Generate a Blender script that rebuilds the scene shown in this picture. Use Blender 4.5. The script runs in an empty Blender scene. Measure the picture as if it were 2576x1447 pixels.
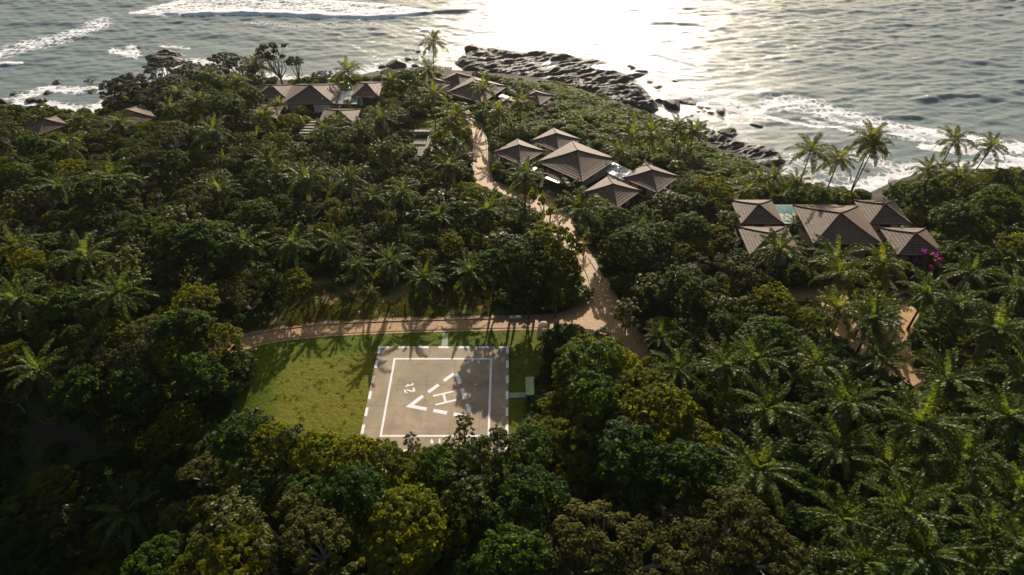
import bpy, math, random
import numpy as np
from mathutils import Vector

# ------------------------------------------------------------------ camera, sky, sun, exposure
scn = bpy.context.scene
COL = scn.collection
PITCH = math.radians(40.33); CAMH = 90.0
cam_d = bpy.data.cameras.new("camera"); cam = bpy.data.objects.new("camera", cam_d); COL.objects.link(cam)
cam.location = (0, 0, CAMH); cam.rotation_euler = (math.radians(90) - PITCH, 0, 0)
cam_d.sensor_width = 36.0; cam_d.lens = 24.0; cam_d.clip_start = 0.5; cam_d.clip_end = 20000
scn.camera = cam
SUN_EL, SUN_AZ = math.radians(21.0), math.radians(6.0)
world = bpy.data.worlds.new("World"); scn.world = world; world.use_nodes = True
wn = world.node_tree.nodes; wl = world.node_tree.links
sky = wn.new('ShaderNodeTexSky'); sky.sky_type = 'NISHITA'; sky.sun_disc = False
sky.sun_elevation = SUN_EL; sky.sun_rotation = SUN_AZ
sky.air_density = 1.0; sky.dust_density = 4.0; sky.ozone_density = 1.0
bg = wn['Background']; wl.new(sky.outputs[0], bg.inputs[0]); bg.inputs[1].default_value = 0.062
sun_d = bpy.data.lights.new("sun", 'SUN'); sun = bpy.data.objects.new("sun", sun_d); COL.objects.link(sun)
sun_d.energy = 5.0; sun_d.angle = math.radians(0.5); sun_d.color = (1.0, 0.88, 0.74)
sdir = Vector((math.sin(SUN_AZ) * math.cos(SUN_EL), math.cos(SUN_AZ) * math.cos(SUN_EL), math.sin(SUN_EL)))
sun.rotation_euler = sdir.to_track_quat('Z', 'Y').to_euler(); sun.location = (20, 200, 80)
scn.view_settings.view_transform = 'Standard'; scn.view_settings.look = 'None'
scn.view_settings.gamma = 1.0; scn.view_settings.use_curve_mapping = False
scn.view_settings.exposure = 0.70

# ------------------------------------------------------------------ projection (layout numbers are read off a 2576 px wide print)
FO, CX, CY = 1717.5, 1288.0, 723.5
cF = np.array([0, math.cos(PITCH), -math.sin(PITCH)]); cU = np.array([0, math.sin(PITCH), math.cos(PITCH)])
def G(px, py, z=0.0):
    d = cF + np.array([1, 0, 0]) * (px - CX) / FO - cU * (py - CY) / FO
    t = (z - CAMH) / d[2]; return float(d[0] * t), float(d[1] * t)
def PR(x, y, z):
    zz = np.asarray(z) - CAMH
    c = y * cF[1] + zz * cF[2]; u = y * cU[1] + zz * cU[2]
    return CX + FO * x / c, CY - FO * u / c
def inpoly(px, py, poly):
    px = np.asarray(px, float); py = np.asarray(py, float); r = np.zeros(px.shape, bool)
    n = len(poly); j = n - 1
    for i in range(n):
        xi, yi = poly[i]; xj, yj = poly[j]
        c = ((yi > py) != (yj > py)) & (px < (xj - xi) * (py - yi) / ((yj - yi) or 1e-9) + xi)
        r ^= c; j = i
    return r
def segdist(px, py, pts, closed=False):
    px = np.asarray(px, float); py = np.asarray(py, float); best = np.full(px.shape, 1e9)
    m = len(pts) if closed else len(pts) - 1
    for i in range(m):
        ax, ay = pts[i]; bx, by = pts[(i + 1) % len(pts)]
        dx, dy = bx - ax, by - ay; L = dx * dx + dy * dy + 1e-9
        t = np.clip(((px - ax) * dx + (py - ay) * dy) / L, 0, 1)
        best = np.minimum(best, np.hypot(px - ax - t * dx, py - ay - t * dy))
    return best
def smooth(a, b, x):
    t = np.clip((x - a) / (b - a), 0, 1); return t * t * (3 - 2 * t)
def vnoise(x, y, seed=0):
    x = np.asarray(x, float); y = np.asarray(y, float)
    xi = np.floor(x).astype(np.int64); yi = np.floor(y).astype(np.int64); fx = x - xi; fy = y - yi
    fx = fx * fx * (3 - 2 * fx); fy = fy * fy * (3 - 2 * fy)
    def h(a, b):
        n = (a * 374761393 + b * 668265263 + seed * 974634777) & 0xffffffff
        n = ((n ^ (n >> 13)) * 1274126177) & 0xffffffff
        return ((n ^ (n >> 16)) & 0xffff) / 65535.0
    return (h(xi, yi) * (1 - fx) + h(xi + 1, yi) * fx) * (1 - fy) + (h(xi, yi + 1) * (1 - fx) + h(xi + 1, yi + 1) * fx) * fy
def fbm(x, y, o=4, seed=0):
    r = 0; a = 0.5
    for k in range(o): r = r + a * vnoise(x * 2 ** k, y * 2 ** k, seed + k * 7); a *= 0.5
    return r

# ------------------------------------------------------------------ object helpers
def tag(o, label=None, cat=None, group=None, kind=None):
    if label: o['label'] = label
    if cat: o['category'] = cat
    if group: o['group'] = group
    if kind: o['kind'] = kind
    return o
def empty(name, loc, rz=0.0, s=1.0):
    o = bpy.data.objects.new(name, None); COL.objects.link(o); o.location = loc
    o.rotation_euler = (0, 0, rz); o.scale = (s, s, s); o.empty_display_size = 0.3; return o
def mkobj(name, me, parent=None):
    o = bpy.data.objects.new(name, me); COL.objects.link(o)
    if parent is not None: o.parent = parent
    return o
class MB:
    def __init__(s): s.v = []; s.f = []; s.m = []; s.uv = []
    def face(s, pts, mi=0, uv=None):
        b = len(s.v); s.v.extend([tuple(p) for p in pts]); s.f.append(tuple(range(b, b + len(pts)))); s.m.append(mi)
        s.uv.append(uv or [(p[0], p[1]) for p in pts])
    def box(s, c, d, rz=0.0, mi=0):
        x, y, z = [q / 2 for q in d]; ca, sa = math.cos(rz), math.sin(rz)
        P = [(c[0] + a * x * ca - b * y * sa, c[1] + a * x * sa + b * y * ca, c[2] + e * z) for e in (-1, 1) for a, b in ((-1, -1), (1, -1), (1, 1), (-1, 1))]
        for q in ((3, 2, 1, 0), (4, 5, 6, 7), (0, 1, 5, 4), (1, 2, 6, 5), (2, 3, 7, 6), (3, 0, 4, 7)): s.face([P[i] for i in q], mi)
    def beam(s, a, b, w, h, mi=0):
        a = Vector(a); b = Vector(b); d = (b - a).normalized(); r = d.cross(Vector((0, 0, 1)))
        r = (r.normalized() if r.length > 1e-4 else Vector((1, 0, 0))) * w / 2; u = r.cross(d).normalized() * h / 2
        P = [p + i * r + j * u for p in (a, b) for i, j in ((-1, -1), (1, -1), (1, 1), (-1, 1))]
        for q in ((0, 1, 2, 3), (7, 6, 5, 4), (4, 5, 1, 0), (5, 6, 2, 1), (6, 7, 3, 2), (7, 4, 0, 3)): s.face([P[i] for i in q], mi)
    def tube(s, pts, rad, n=6, mi=0, cap=True):
        pts = [Vector(p) for p in pts]; base = len(s.v); k = len(pts)
        for i, p in enumerate(pts):
            d = (pts[min(i + 1, k - 1)] - pts[max(i - 1, 0)]).normalized()
            r = d.cross(Vector((0.13, 0.21, 1))); r = r.normalized() if r.length > 1e-4 else Vector((1, 0, 0)); u = d.cross(r)
            for j in range(n):
                a = 2 * math.pi * j / n; s.v.append(tuple(p + (r * math.cos(a) + u * math.sin(a)) * rad[i]))
        for i in range(k - 1):
            for j in range(n):
                q = (base + i * n + j, base + i * n + (j + 1) % n, base + (i + 1) * n + (j + 1) % n, base + (i + 1) * n + j)
                s.f.append(q); s.m.append(mi); s.uv.append([(j / n, i), ((j + 1) / n, i), ((j + 1) / n, i + 1), (j / n, i + 1)])
        if cap:
            for b0 in (base, base + (k - 1) * n):
                s.f.append(tuple(b0 + j for j in range(n))); s.m.append(mi); s.uv.append([(0, 0)] * n)
    def mesh(s, name, mats, smooth=False):
        me = bpy.data.meshes.new(name); me.from_pydata(s.v, [], s.f)
        for m in (mats if isinstance(mats, (list, tuple)) else [mats]): me.materials.append(m)
        me.polygons.foreach_set('material_index', s.m)
        uv = me.uv_layers.new(name='UVMap'); flat = [c for f in s.uv for p in f for c in p]
        uv.data.foreach_set('uv', flat)
        if smooth: me.polygons.foreach_set('use_smooth', [True] * len(me.polygons))
        me.update(); return me
    def build(s, name, mats, parent=None, smooth=False): return mkobj(name, s.mesh(name, mats, smooth), parent)
def gridmesh(name, X, Y, Z, mat, attrs=None, keep=None, smooth=True):
    ny, nx = X.shape; me = bpy.data.meshes.new(name)
    idx = np.arange(nx * ny).reshape(ny, nx)
    q = np.stack([idx[:-1, :-1], idx[:-1, 1:], idx[1:, 1:], idx[1:, :-1]], -1).reshape(-1, 4)
    if keep is not None: q = q[keep.reshape(-1)]
    co = np.stack([X, Y, Z], -1).reshape(-1, 3)
    if keep is not None:
        used = np.zeros(nx * ny, bool); used[q.reshape(-1)] = True
        mp = np.cumsum(used) - 1; q = mp[q]; co = co[used]
    else: used = np.ones(nx * ny, bool)
    me.vertices.add(len(co)); me.vertices.foreach_set('co', co.reshape(-1).astype(np.float32))
    me.loops.add(q.size); me.loops.foreach_set('vertex_index', q.reshape(-1).astype(np.int32))
    me.polygons.add(len(q)); me.polygons.foreach_set('loop_start', np.arange(0, q.size, 4, dtype=np.int32))
    me.polygons.foreach_set('loop_total', np.full(len(q), 4, np.int32))
    if smooth: me.polygons.foreach_set('use_smooth', np.ones(len(q), bool))
    me.update(calc_edges=True); me.materials.append(mat)
    for k, a in (attrs or {}).items():
        at = me.attributes.new(k, 'FLOAT', 'POINT'); at.data.foreach_set('value', a.reshape(-1)[used].astype(np.float32))
    return me

# ------------------------------------------------------------------ materials
class NT:
    def __init__(s, name):
        s.m = bpy.data.materials.new(name); s.m.use_nodes = True; s.t = s.m.node_tree; s.t.nodes.clear()
        s.out = s.t.nodes.new('ShaderNodeOutputMaterial')
    def n(s, ty, **kw):
        nd = s.t.nodes.new('ShaderNode' + ty)
        for k, v in kw.items():
            if k in nd.inputs: 
                try: nd.inputs[k].default_value = v
                except Exception: nd.inputs[k].default_value = (*v, 1)
            else: setattr(nd, k, v)
        return nd
    def l(s, a, b): s.t.links.new(a, b)
    def mix(s, f, a, b):
        m = s.n('MixRGB'); s.put(m.inputs[0], f); s.put(m.inputs[1], a); s.put(m.inputs[2], b); return m.outputs[0]
    def put(s, i, v):
        if hasattr(v, 'is_linked') or isinstance(v, bpy.types.NodeSocket): s.l(v, i)
        elif isinstance(v, (tuple, list)): i.default_value = (*v, 1) if len(v) == 3 else v
        else: i.default_value = v
    def math(s, op, a, b=0.0, c=0.0):
        m = s.n('Math', operation=op); s.put(m.inputs[0], a); s.put(m.inputs[1], b); s.put(m.inputs[2], c); return m.outputs[0]
    def noise(s, scale, detail=4, vec=None, rough=0.55, dist=0.0):
        t = s.n('TexNoise', Scale=scale, Detail=detail, Roughness=rough, Distortion=dist)
        if vec: s.l(vec, t.inputs['Vector'])
        return t.outputs['Fac']
    def ramp(s, fac, stops):
        r = s.n('ValToRGB'); s.put(r.inputs[0], fac); e = r.color_ramp.elements
        while len(e) < len(stops): e.new(0.5)
        for i, (p, c) in enumerate(stops): e[i].position = p; e[i].color = (*c, 1) if isinstance(c, tuple) else (c, c, c, 1)
        return r.outputs[0]
    def obj(s): return s.n('TexCoord').outputs['Object']
    def geo(s): return s.n('NewGeometry').outputs['Position']
    def bump(s, h, strength=0.5, dist=0.05, normal=None):
        b = s.n('Bump', Strength=strength, Distance=dist); s.put(b.inputs['Height'], h)
        if normal: s.l(normal, b.inputs['Normal'])
        return b.outputs[0]
    def pbr(s, col, rough=0.8, spec=0.4, normal=None, metal=0.0, ior=1.45):
        p = s.n('BsdfPrincipled'); s.put(p.inputs['Base Color'], col); s.put(p.inputs['Roughness'], rough)
        p.inputs['Specular IOR Level'].default_value = spec; p.inputs['Metallic'].default_value = metal; p.inputs['IOR'].default_value = ior
        if normal: s.l(normal, p.inputs['Normal'])
        return p.outputs[0]
    def done(s, sh): s.l(sh, s.out.inputs[0]); return s.m

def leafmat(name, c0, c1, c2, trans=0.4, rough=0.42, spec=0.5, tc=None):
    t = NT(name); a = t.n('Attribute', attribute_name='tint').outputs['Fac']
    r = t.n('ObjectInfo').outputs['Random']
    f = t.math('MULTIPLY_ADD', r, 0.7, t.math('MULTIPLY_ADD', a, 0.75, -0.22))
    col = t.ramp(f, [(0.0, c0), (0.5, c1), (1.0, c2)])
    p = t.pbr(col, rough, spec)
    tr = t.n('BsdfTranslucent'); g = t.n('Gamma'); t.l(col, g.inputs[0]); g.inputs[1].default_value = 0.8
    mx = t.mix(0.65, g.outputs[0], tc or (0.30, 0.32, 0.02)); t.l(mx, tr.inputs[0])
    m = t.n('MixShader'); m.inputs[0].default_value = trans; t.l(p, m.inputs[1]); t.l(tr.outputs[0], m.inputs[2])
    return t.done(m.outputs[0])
M = {}
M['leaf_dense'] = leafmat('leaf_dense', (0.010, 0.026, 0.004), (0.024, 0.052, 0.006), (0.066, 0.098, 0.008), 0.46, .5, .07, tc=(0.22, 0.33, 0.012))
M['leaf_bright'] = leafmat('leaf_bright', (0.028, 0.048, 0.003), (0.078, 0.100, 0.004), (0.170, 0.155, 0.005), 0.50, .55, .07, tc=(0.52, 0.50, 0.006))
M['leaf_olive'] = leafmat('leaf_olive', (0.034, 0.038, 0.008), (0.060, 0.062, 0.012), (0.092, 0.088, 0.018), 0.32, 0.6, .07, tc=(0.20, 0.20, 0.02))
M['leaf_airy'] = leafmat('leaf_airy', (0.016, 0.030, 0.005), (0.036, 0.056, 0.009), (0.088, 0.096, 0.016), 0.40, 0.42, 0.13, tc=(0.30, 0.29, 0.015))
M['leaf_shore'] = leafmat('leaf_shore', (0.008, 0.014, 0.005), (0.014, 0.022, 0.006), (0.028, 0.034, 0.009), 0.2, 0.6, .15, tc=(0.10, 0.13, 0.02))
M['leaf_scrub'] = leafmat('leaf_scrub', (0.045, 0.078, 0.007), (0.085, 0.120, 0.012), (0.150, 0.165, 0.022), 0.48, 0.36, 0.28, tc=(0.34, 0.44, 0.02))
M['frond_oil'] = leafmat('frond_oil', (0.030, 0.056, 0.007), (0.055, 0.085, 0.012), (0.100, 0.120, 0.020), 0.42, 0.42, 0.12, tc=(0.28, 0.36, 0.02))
M['frond_coco'] = leafmat('frond_coco', (0.026, 0.050, 0.006), (0.050, 0.080, 0.008), (0.12, 0.115, 0.012), 0.46, 0.40, 0.14, tc=(0.36, 0.38, 0.01))
M['frond_dead'] = leafmat('frond_dead', (0.10, 0.075, 0.05), (0.15, 0.11, 0.075), (0.20, 0.16, 0.11), 0.2, 0.6, 0.3, tc=(0.22, 0.16, 0.09))
M['petal'] = leafmat('petal', (0.25, 0.01, 0.16), (0.42, 0.02, 0.28), (0.55, 0.05, 0.32), 0.5, 0.6, 0.2, tc=(0.6, 0.03, 0.4))
M['petal_red'] = leafmat('petal_red', (0.30, 0.02, 0.03), (0.42, 0.03, 0.05), (0.5, 0.06, 0.08), 0.4, 0.6, 0.2, tc=(0.6, 0.05, 0.08))
def simple(name, col, rough=0.8, spec=0.3, var=0.25, scale=3.0, bump=0.0, metal=0.0):
    t = NT(name); o = t.obj(); nz = t.noise(scale, 5, o)
    c0 = tuple(x * (1 - var) for x in col); c1 = tuple(min(1, x * (1 + var)) for x in col)
    c = t.ramp(nz, [(0.3, c0), (0.7, c1)])
    return t.done(t.pbr(c, rough, spec, t.bump(nz, bump, 0.03) if bump else None, metal))
M['bark'] = simple('bark', (0.11, 0.085, 0.065), 0.9, 0.2, 0.4, 2.0, 0.6)
M['pale_bark'] = simple('pale_bark', (0.27, 0.24, 0.20), 0.85, 0.2, 0.3, 2.5, 0.5)
M['palm_bark'] = simple('palm_bark', (0.12, 0.10, 0.08), 0.9, 0.2, 0.4, 4.0, 0.6)
M['dry_husk'] = simple('dry_husk', (0.17, 0.125, 0.085), 0.9, 0.2, 0.4, 4.0, 0.6)
M['timber'] = simple('timber', (0.055, 0.032, 0.022), 0.7, 0.3, 0.35, 2.0, 0.3)
M['deck'] = simple('deck', (0.23, 0.19, 0.165), 0.75, 0.3, 0.25, 1.2, 0.3)
M['plaster'] = simple('plaster', (0.52, 0.43, 0.33), 0.9, 0.2, 0.12, 0.6, 0.1)
M['stone_pale'] = simple('stone_pale', (0.42, 0.38, 0.32), 0.85, 0.3, 0.25, 1.5, 0.4)
M['ridge_tile'] = simple('ridge_tile', (0.085, 0.056, 0.04), 0.7, 0.3, 0.3, 2.0, 0.2)
M['white_paint'] = simple('white_paint', (0.78, 0.76, 0.74), 0.6, 0.4, 0.06, 1.0)
M['red_paint'] = simple('red_paint', (0.42, 0.05, 0.03), 0.5, 0.4, 0.1, 1.0)
M['dark_metal'] = simple('dark_metal', (0.05, 0.045, 0.04), 0.5, 0.5, 0.2, 2.0)
M['plastic_white'] = simple('plastic_white', (0.72, 0.70, 0.66), 0.4, 0.5, 0.08, 3.0)
M['terracotta'] = simple('terracotta', (0.42, 0.16, 0.10), 0.7, 0.3, 0.1, 2.0)
M['dish_white'] = simple('dish_white', (0.6, 0.6, 0.6), 0.4, 0.5, 0.05, 2.0)
M['soil_board'] = simple('soil_board', (0.10, 0.075, 0.055), 0.9, 0.2, 0.3, 2.0, 0.3)
def m_glass():
    t = NT('canopy_glass'); o = t.obj(); nz = t.noise(1.3, 5, o)
    c = t.ramp(nz, [(0.3, (0.40, 0.46, 0.42)), (0.7, (0.58, 0.63, 0.58))])
    return t.done(t.pbr(c, 0.22, 0.7))
M['canopy_glass'] = m_glass()
def m_window():
    t = NT('window_glass'); return t.done(t.pbr((0.02, 0.025, 0.03), 0.08, 0.8))
M['window_glass'] = m_window()
def m_pool():
    t = NT('pool_water'); nz = t.noise(2.2, 3, t.obj()); return t.done(t.pbr((0.15, 0.27, 0.27), 0.07, 0.6, t.bump(nz, 0.12, 0.05), ior=1.33))
M['pool_water'] = m_pool()
def m_fabric():
    t = NT('sock_fabric'); p = t.pbr((0.72, 0.66, 0.52), 0.8, 0.2); tr = t.n('BsdfTranslucent'); tr.inputs[0].default_value = (0.8, 0.70, 0.45, 1)
    m = t.n('MixShader'); m.inputs[0].default_value = 0.45; t.l(p, m.inputs[1]); t.l(tr.outputs[0], m.inputs[2]); return t.done(m.outputs[0])
M['sock_fabric'] = m_fabric()
def m_roof():
    t = NT('roof_shingle'); uv = t.n('UVMap').outputs[0]
    mp = t.n('Mapping'); t.l(uv, mp.inputs[0]); mp.inputs['Scale'].default_value = (1, 1, 1)
    b = t.n('TexBrick', offset=0.5); t.l(mp.outputs[0], b.inputs['Vector'])
    b.inputs['Color1'].default_value = (0.098, 0.058, 0.034, 1); b.inputs['Color2'].default_value = (0.19, 0.117, 0.068, 1); b.inputs['Mortar'].default_value = (0.05, 0.035, 0.028, 1)
    b.inputs['Scale'].default_value = 1.0; b.inputs['Brick Width'].default_value = 0.32; b.inputs['Row Height'].default_value = 0.42; b.inputs['Mortar Size'].default_value = 0.02; b.inputs['Bias'].default_value = 0.1
    n1 = t.noise(0.35, 6, t.obj(), 0.65); n2 = t.noise(2.5, 4, t.obj())
    c = t.mix(t.ramp(n1, [(0.42, 0.0), (0.68, 0.65)]), b.outputs[0], (0.075, 0.062, 0.05))
    c = t.mix(t.ramp(n2, [(0.55, 0.0), (0.8, 0.35)]), c, (0.17, 0.135, 0.09))
    return t.done(t.pbr(c, 0.7, 0.35, t.bump(b.outputs['Fac'], 0.5, 0.02)))
M['roof'] = m_roof()
def m_brick():
    t = NT('road_brick'); uv = t.n('UVMap').outputs[0]
    w = t.n('TexNoise', Scale=0.25, Detail=3.0); t.l(uv, w.inputs[0])
    b = t.n('TexBrick', offset=0.5); t.l(uv, b.inputs['Vector'])
    b.inputs['Color1'].default_value = (0.42, 0.235, 0.085, 1); b.inputs['Color2'].default_value = (0.62, 0.37, 0.14, 1); b.inputs['Mortar'].default_value = (0.11, 0.07, 0.05, 1)
    b.inputs['Scale'].default_value = 1.0; b.inputs['Brick Width'].default_value = 0.22; b.inputs['Row Height'].default_value = 0.48; b.inputs['Mortar Size'].default_value = 0.028
    n1 = t.noise(0.30, 6, t.obj(), 0.65); n2 = t.noise(1.7, 5, t.obj(), 0.6)
    c = t.mix(t.ramp(n1, [(0.40, 0.0), (0.75, 0.6)]), b.outputs[0], (0.27, 0.165, 0.08))
    c = t.mix(t.ramp(n2, [(0.50, 0.0), (0.8, 0.45)]), c, (0.60, 0.38, 0.17))
    h = t.math('ADD', t.math('MULTIPLY', b.outputs['Fac'], -1.0), t.math('MULTIPLY', n2, 0.8))
    return t.done(t.pbr(c, 0.62, 0.4, t.bump(h, 0.8, 0.03)))
M['brick'] = m_brick()
M['kerb'] = simple('kerb', (0.33, 0.22, 0.14), 0.8, 0.3, 0.35, 2.5, 0.5)
def m_concrete():
    t = NT('pad_concrete'); o = t.geo(); n1 = t.noise(0.16, 7, o, 0.62, 0.6); n2 = t.noise(1.1, 6, o, 0.65); n3 = t.noise(9, 3, o)
    r = t.n('ObjectInfo').outputs['Random']
    c = t.ramp(n1, [(0.32, (0.200, 0.150, 0.090)), (0.5, (0.315, 0.242, 0.148)), (0.68, (0.40, 0.315, 0.20))])
    c = t.mix(t.ramp(n2, [(0.48, 0.0), (0.70, 0.65)]), c, (0.20, 0.165, 0.115))
    c = t.mix(t.math('MULTIPLY', r, 0.35), c, (0.36, 0.30, 0.225))
    mp = t.n('Mapping'); t.l(o, mp.inputs[0]); mp.inputs['Scale'].default_value = (0.12, 1.3, 1)
    n4 = t.noise(0.8, 5, mp.outputs[0], 0.6)
    c = t.mix(t.ramp(n4, [(0.60, 0.0), (0.74, 0.3)]), c, (0.17, 0.135, 0.10))
    return t.done(t.pbr(c, 0.75, 0.35, t.bump(n3, 0.15, 0.01)))
M['concrete'] = m_concrete()
def m_greenpaint(nm, c0, c1):
    t = NT(nm); o = t.geo(); n = t.noise(1.6, 6, o, 0.65); n2 = t.noise(0.9, 5, o, 0.7)
    c = t.ramp(n, [(0.3, c0), (0.7, c1)]); c = t.mix(t.ramp(n2, [(0.58, 0.0), (0.66, 0.7)]), c, (0.07, 0.07, 0.05))
    return t.done(t.pbr(c, 0.75, 0.3))
M['green_path'] = m_greenpaint('green_path', (0.24, 0.31, 0.19), (0.33, 0.40, 0.26))
M['green_roof'] = m_greenpaint('green_roof', (0.23, 0.33, 0.15), (0.36, 0.44, 0.22))
M['green_wall'] = simple('green_wall', (0.025, 0.085, 0.055), 0.6, 0.4, 0.15, 1.0)
def m_rock():
    t = NT('shore_rock'); o = t.geo(); n1 = t.noise(0.5, 8, o, 0.68); n2 = t.noise(0.13, 5, o, 0.6)
    mp = t.n('Mapping'); t.l(o, mp.inputs[0]); mp.inputs['Rotation'].default_value = (0.3, 0.5, 0.5); mp.inputs['Scale'].default_value = (0.4, 3.0, 3.0)
    st = t.noise(0.9, 6, mp.outputs[0], 0.65)
    c = t.ramp(n1, [(0.28, (0.010, 0.008, 0.007)), (0.52, (0.032, 0.024, 0.020)), (0.78, (0.095, 0.072, 0.058))])
    c = t.mix(t.ramp(st, [(0.48, 0.0), (0.7, 0.55)]), c, (0.10, 0.072, 0.055))
    a = t.n('Attribute', attribute_name='moss').outputs['Fac']
    c = t.mix(t.math('MULTIPLY', t.ramp(n2, [(0.4, 0.0), (0.55, 1.0)]), a), c, (0.085, 0.090, 0.018))
    h = t.math('ADD', t.math('MULTIPLY', n1, 1.0), t.math('MULTIPLY', st, 0.6))
    return t.done(t.pbr(c, 0.62, 0.35, t.bump(h, 0.9, 0.35)))
M['rock'] = m_rock()
def m_ground():
    t = NT('ground_mat'); o = t.geo(); n1 = t.noise(0.25, 7, o, 0.65); n2 = t.noise(1.8, 6, o, 0.65); n3 = t.noise(0.07, 4, o)
    soil = t.ramp(n2, [(0.3, (0.030, 0.022, 0.014)), (0.7, (0.065, 0.048, 0.030))])
    grass = t.ramp(n2, [(0.3, (0.022, 0.045, 0.008)), (0.7, (0.055, 0.085, 0.014))])
    c = t.mix(t.ramp(n1, [(0.42, 0.0), (0.58, 1.0)]), soil, grass)
    dry = t.n('Attribute', attribute_name='dry').outputs['Fac']
    drc = t.mix(t.ramp(n1, [(0.42, 0.0), (0.60, 1.0)]), (0.17, 0.105, 0.05), (0.12, 0.145, 0.016))
    drc = t.mix(t.ramp(n2, [(0.5, 0.0), (0.8, 0.6)]), drc, (0.24, 0.165, 0.08)); c = t.mix(dry, c, drc)
    g = t.n('Attribute', attribute_name='lawn').outputs['Fac']
    c = t.mix(g, c, t.ramp(n2, [(0.3, (0.055, 0.085, 0.010)), (0.7, (0.105, 0.135, 0.018))]))
    rk = t.n('Attribute', attribute_name='rocky').outputs['Fac']
    rc = t.ramp(n1, [(0.3, (0.016, 0.013, 0.011)), (0.7, (0.075, 0.055, 0.042))]); c = t.mix(rk, c, rc)
    h = t.math('ADD', n2, t.math('MULTIPLY', n1, 2.0))
    return t.done(t.pbr(c, 0.9, 0.2, t.bump(h, 0.9, 0.25)))
M['ground'] = m_ground()
def m_lawn():
    t = NT('lawn_grass'); o = t.geo(); n1 = t.noise(0.10, 6, o, 0.6, 0.5); n2 = t.noise(2.2, 6, o, 0.7); n3 = t.noise(0.6, 5, o, 0.65)
    yel = t.n('Attribute', attribute_name='yellow').outputs['Fac']
    c = t.ramp(n2, [(0.25, (0.045, 0.075, 0.003)), (0.55, (0.080, 0.115, 0.004)), (0.8, (0.120, 0.145, 0.007))])
    y = t.ramp(n2, [(0.25, (0.085, 0.092, 0.003)), (0.55, (0.140, 0.134, 0.005)), (0.8, (0.195, 0.172, 0.009))])
    f = t.math('MULTIPLY', yel, t.ramp(n1, [(0.25, 0.72), (0.6, 1.0)]))
    c = t.mix(f, c, y); c = t.mix(t.ramp(n3, [(0.55, 0.0), (0.8, 0.3)]), c, (0.045, 0.07, 0.005))
    h = t.math('ADD', n2, t.math('MULTIPLY', n3, 1.5))
    p = t.pbr(c, 0.8, 0.15, t.bump(h, 1.0, 0.14)); return t.done(p)
M['lawn'] = m_lawn()
def m_sea():
    t = NT('sea_water'); o = t.geo()
    mp = t.n('Mapping'); t.l(o, mp.inputs[0]); mp.inputs['Rotation'].default_value = (0, 0, 0.12); mp.inputs['Scale'].default_value = (0.42, 1.25, 1)
    n1 = t.noise(0.62, 8, mp.outputs[0], 0.70, 0.6); n2 = t.noise(2.6, 4, mp.outputs[0], 0.6, 0.2)
    foam = t.n('Attribute', attribute_name='foam').outputs['Fac']
    # lacy foam: thin ridges of a distorted noise, plus solid foam where the mask is high
    wv = t.n('TexNoise', Scale=0.35, Detail=5.0); t.l(o, wv.inputs[0])
    vm = t.n('VectorMath', operation='MULTIPLY_ADD'); t.l(wv.outputs['Color'], vm.inputs[0]); vm.inputs[1].default_value = (3.5, 3.5, 0); t.l(o, vm.inputs[2])
    vo = t.n('TexVoronoi', feature='DISTANCE_TO_EDGE', Scale=0.42); t.l(vm.outputs[0], vo.inputs['Vector'])
    edge = t.ramp(vo.outputs[0], [(0.0, 1.0), (0.30, 0.0)])
    fn = t.noise(0.9, 7, vm.outputs[0], 0.7)
    s = t.math('ADD', t.math('MULTIPLY', edge, 0.42), t.math('MULTIPLY', fn, 0.75))
    k = t.math('ADD', s, t.math('MULTIPLY_ADD', foam, 1.35, -1.25))
    mask = t.ramp(k, [(0.0, 0.0), (0.28, 1.0)])
    h = t.math('ADD', t.math('MULTIPLY', n1, 1.0), t.math('MULTIPLY', n2, 0.22))
    nb = t.bump(h, 1.0, 0.26)
    wat = t.pbr((0.165, 0.215, 0.212), 0.085, 0.28, nb, ior=1.33)
    fo = t.pbr((0.80, 0.80, 0.80), 0.9, 0.1, t.bump(s, 0.6, 0.25))
    m = t.n('MixShader'); t.l(mask, m.inputs[0]); t.l(wat, m.inputs[1]); t.l(fo, m.inputs[2])
    return t.done(m.outputs[0])
M['sea'] = m_sea()
# ------------------------------------------------------------------ terrain
SEA = -10.0
coast_px = [(-300,300),(0,262),(60,268),(150,275),(235,292),(262,270),(330,236),(400,205),(445,172),(480,160),(560,176),(640,196),(760,206),(860,200),(930,184),(1000,172),(1090,170),(1140,178),(1230,182),(1330,190),(1440,215),(1540,245),(1620,275),(1680,305),(1760,345),(1840,378),(1930,415),(1975,450),(2020,468),(2100,482),(2190,488),(2240,462),(2330,434),(2450,426),(2600,430),(2900,405)]
coast = [G(x, y, SEA) for x, y in coast_px]
land = [(-4000, coast[0][1] + 120)] + coast + [(4000, coast[-1][1] + 200), (4000, -4000), (-4000, -4000)]
shore_line = land[:-2]
def terr_raw(x, y):
    d = segdist(x, y, shore_line); ins = inpoly(x, y, land)
    zl = -10.0 * np.exp(-d / 30.0) * (1 - smooth(75, 115, d)) + 0.15
    zs = SEA + 0.1 - np.minimum(d * 0.25, 14)
    z = np.where(ins, zl, zs)
    # the ground drops away from the sun in the lower left corner
    k = smooth(-38, -62, x) * smooth(92, 70, y)
    z = z - k * np.clip(92 - y, 0, 60) * 0.42
    k2 = smooth(60, 30, y) * ins
    z = z - k2 * 0.0
    return z
def axis(a, b, step, ext):
    c = list(np.arange(a, b + step, step)); s = step
    while c[-1] < ext: s *= 1.35; c.append(c[-1] + s)
    s = step
    while c[0] > -ext: s *= 1.35; c.insert(0, c[0] - s)
    return np.array(c)
TX = axis(-215, 215, 2.0, 6000); TY = axis(20, 300, 2.0, 6000)
gx, gy = np.meshgrid(TX, TY); TZ = terr_raw(gx, gy)
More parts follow.
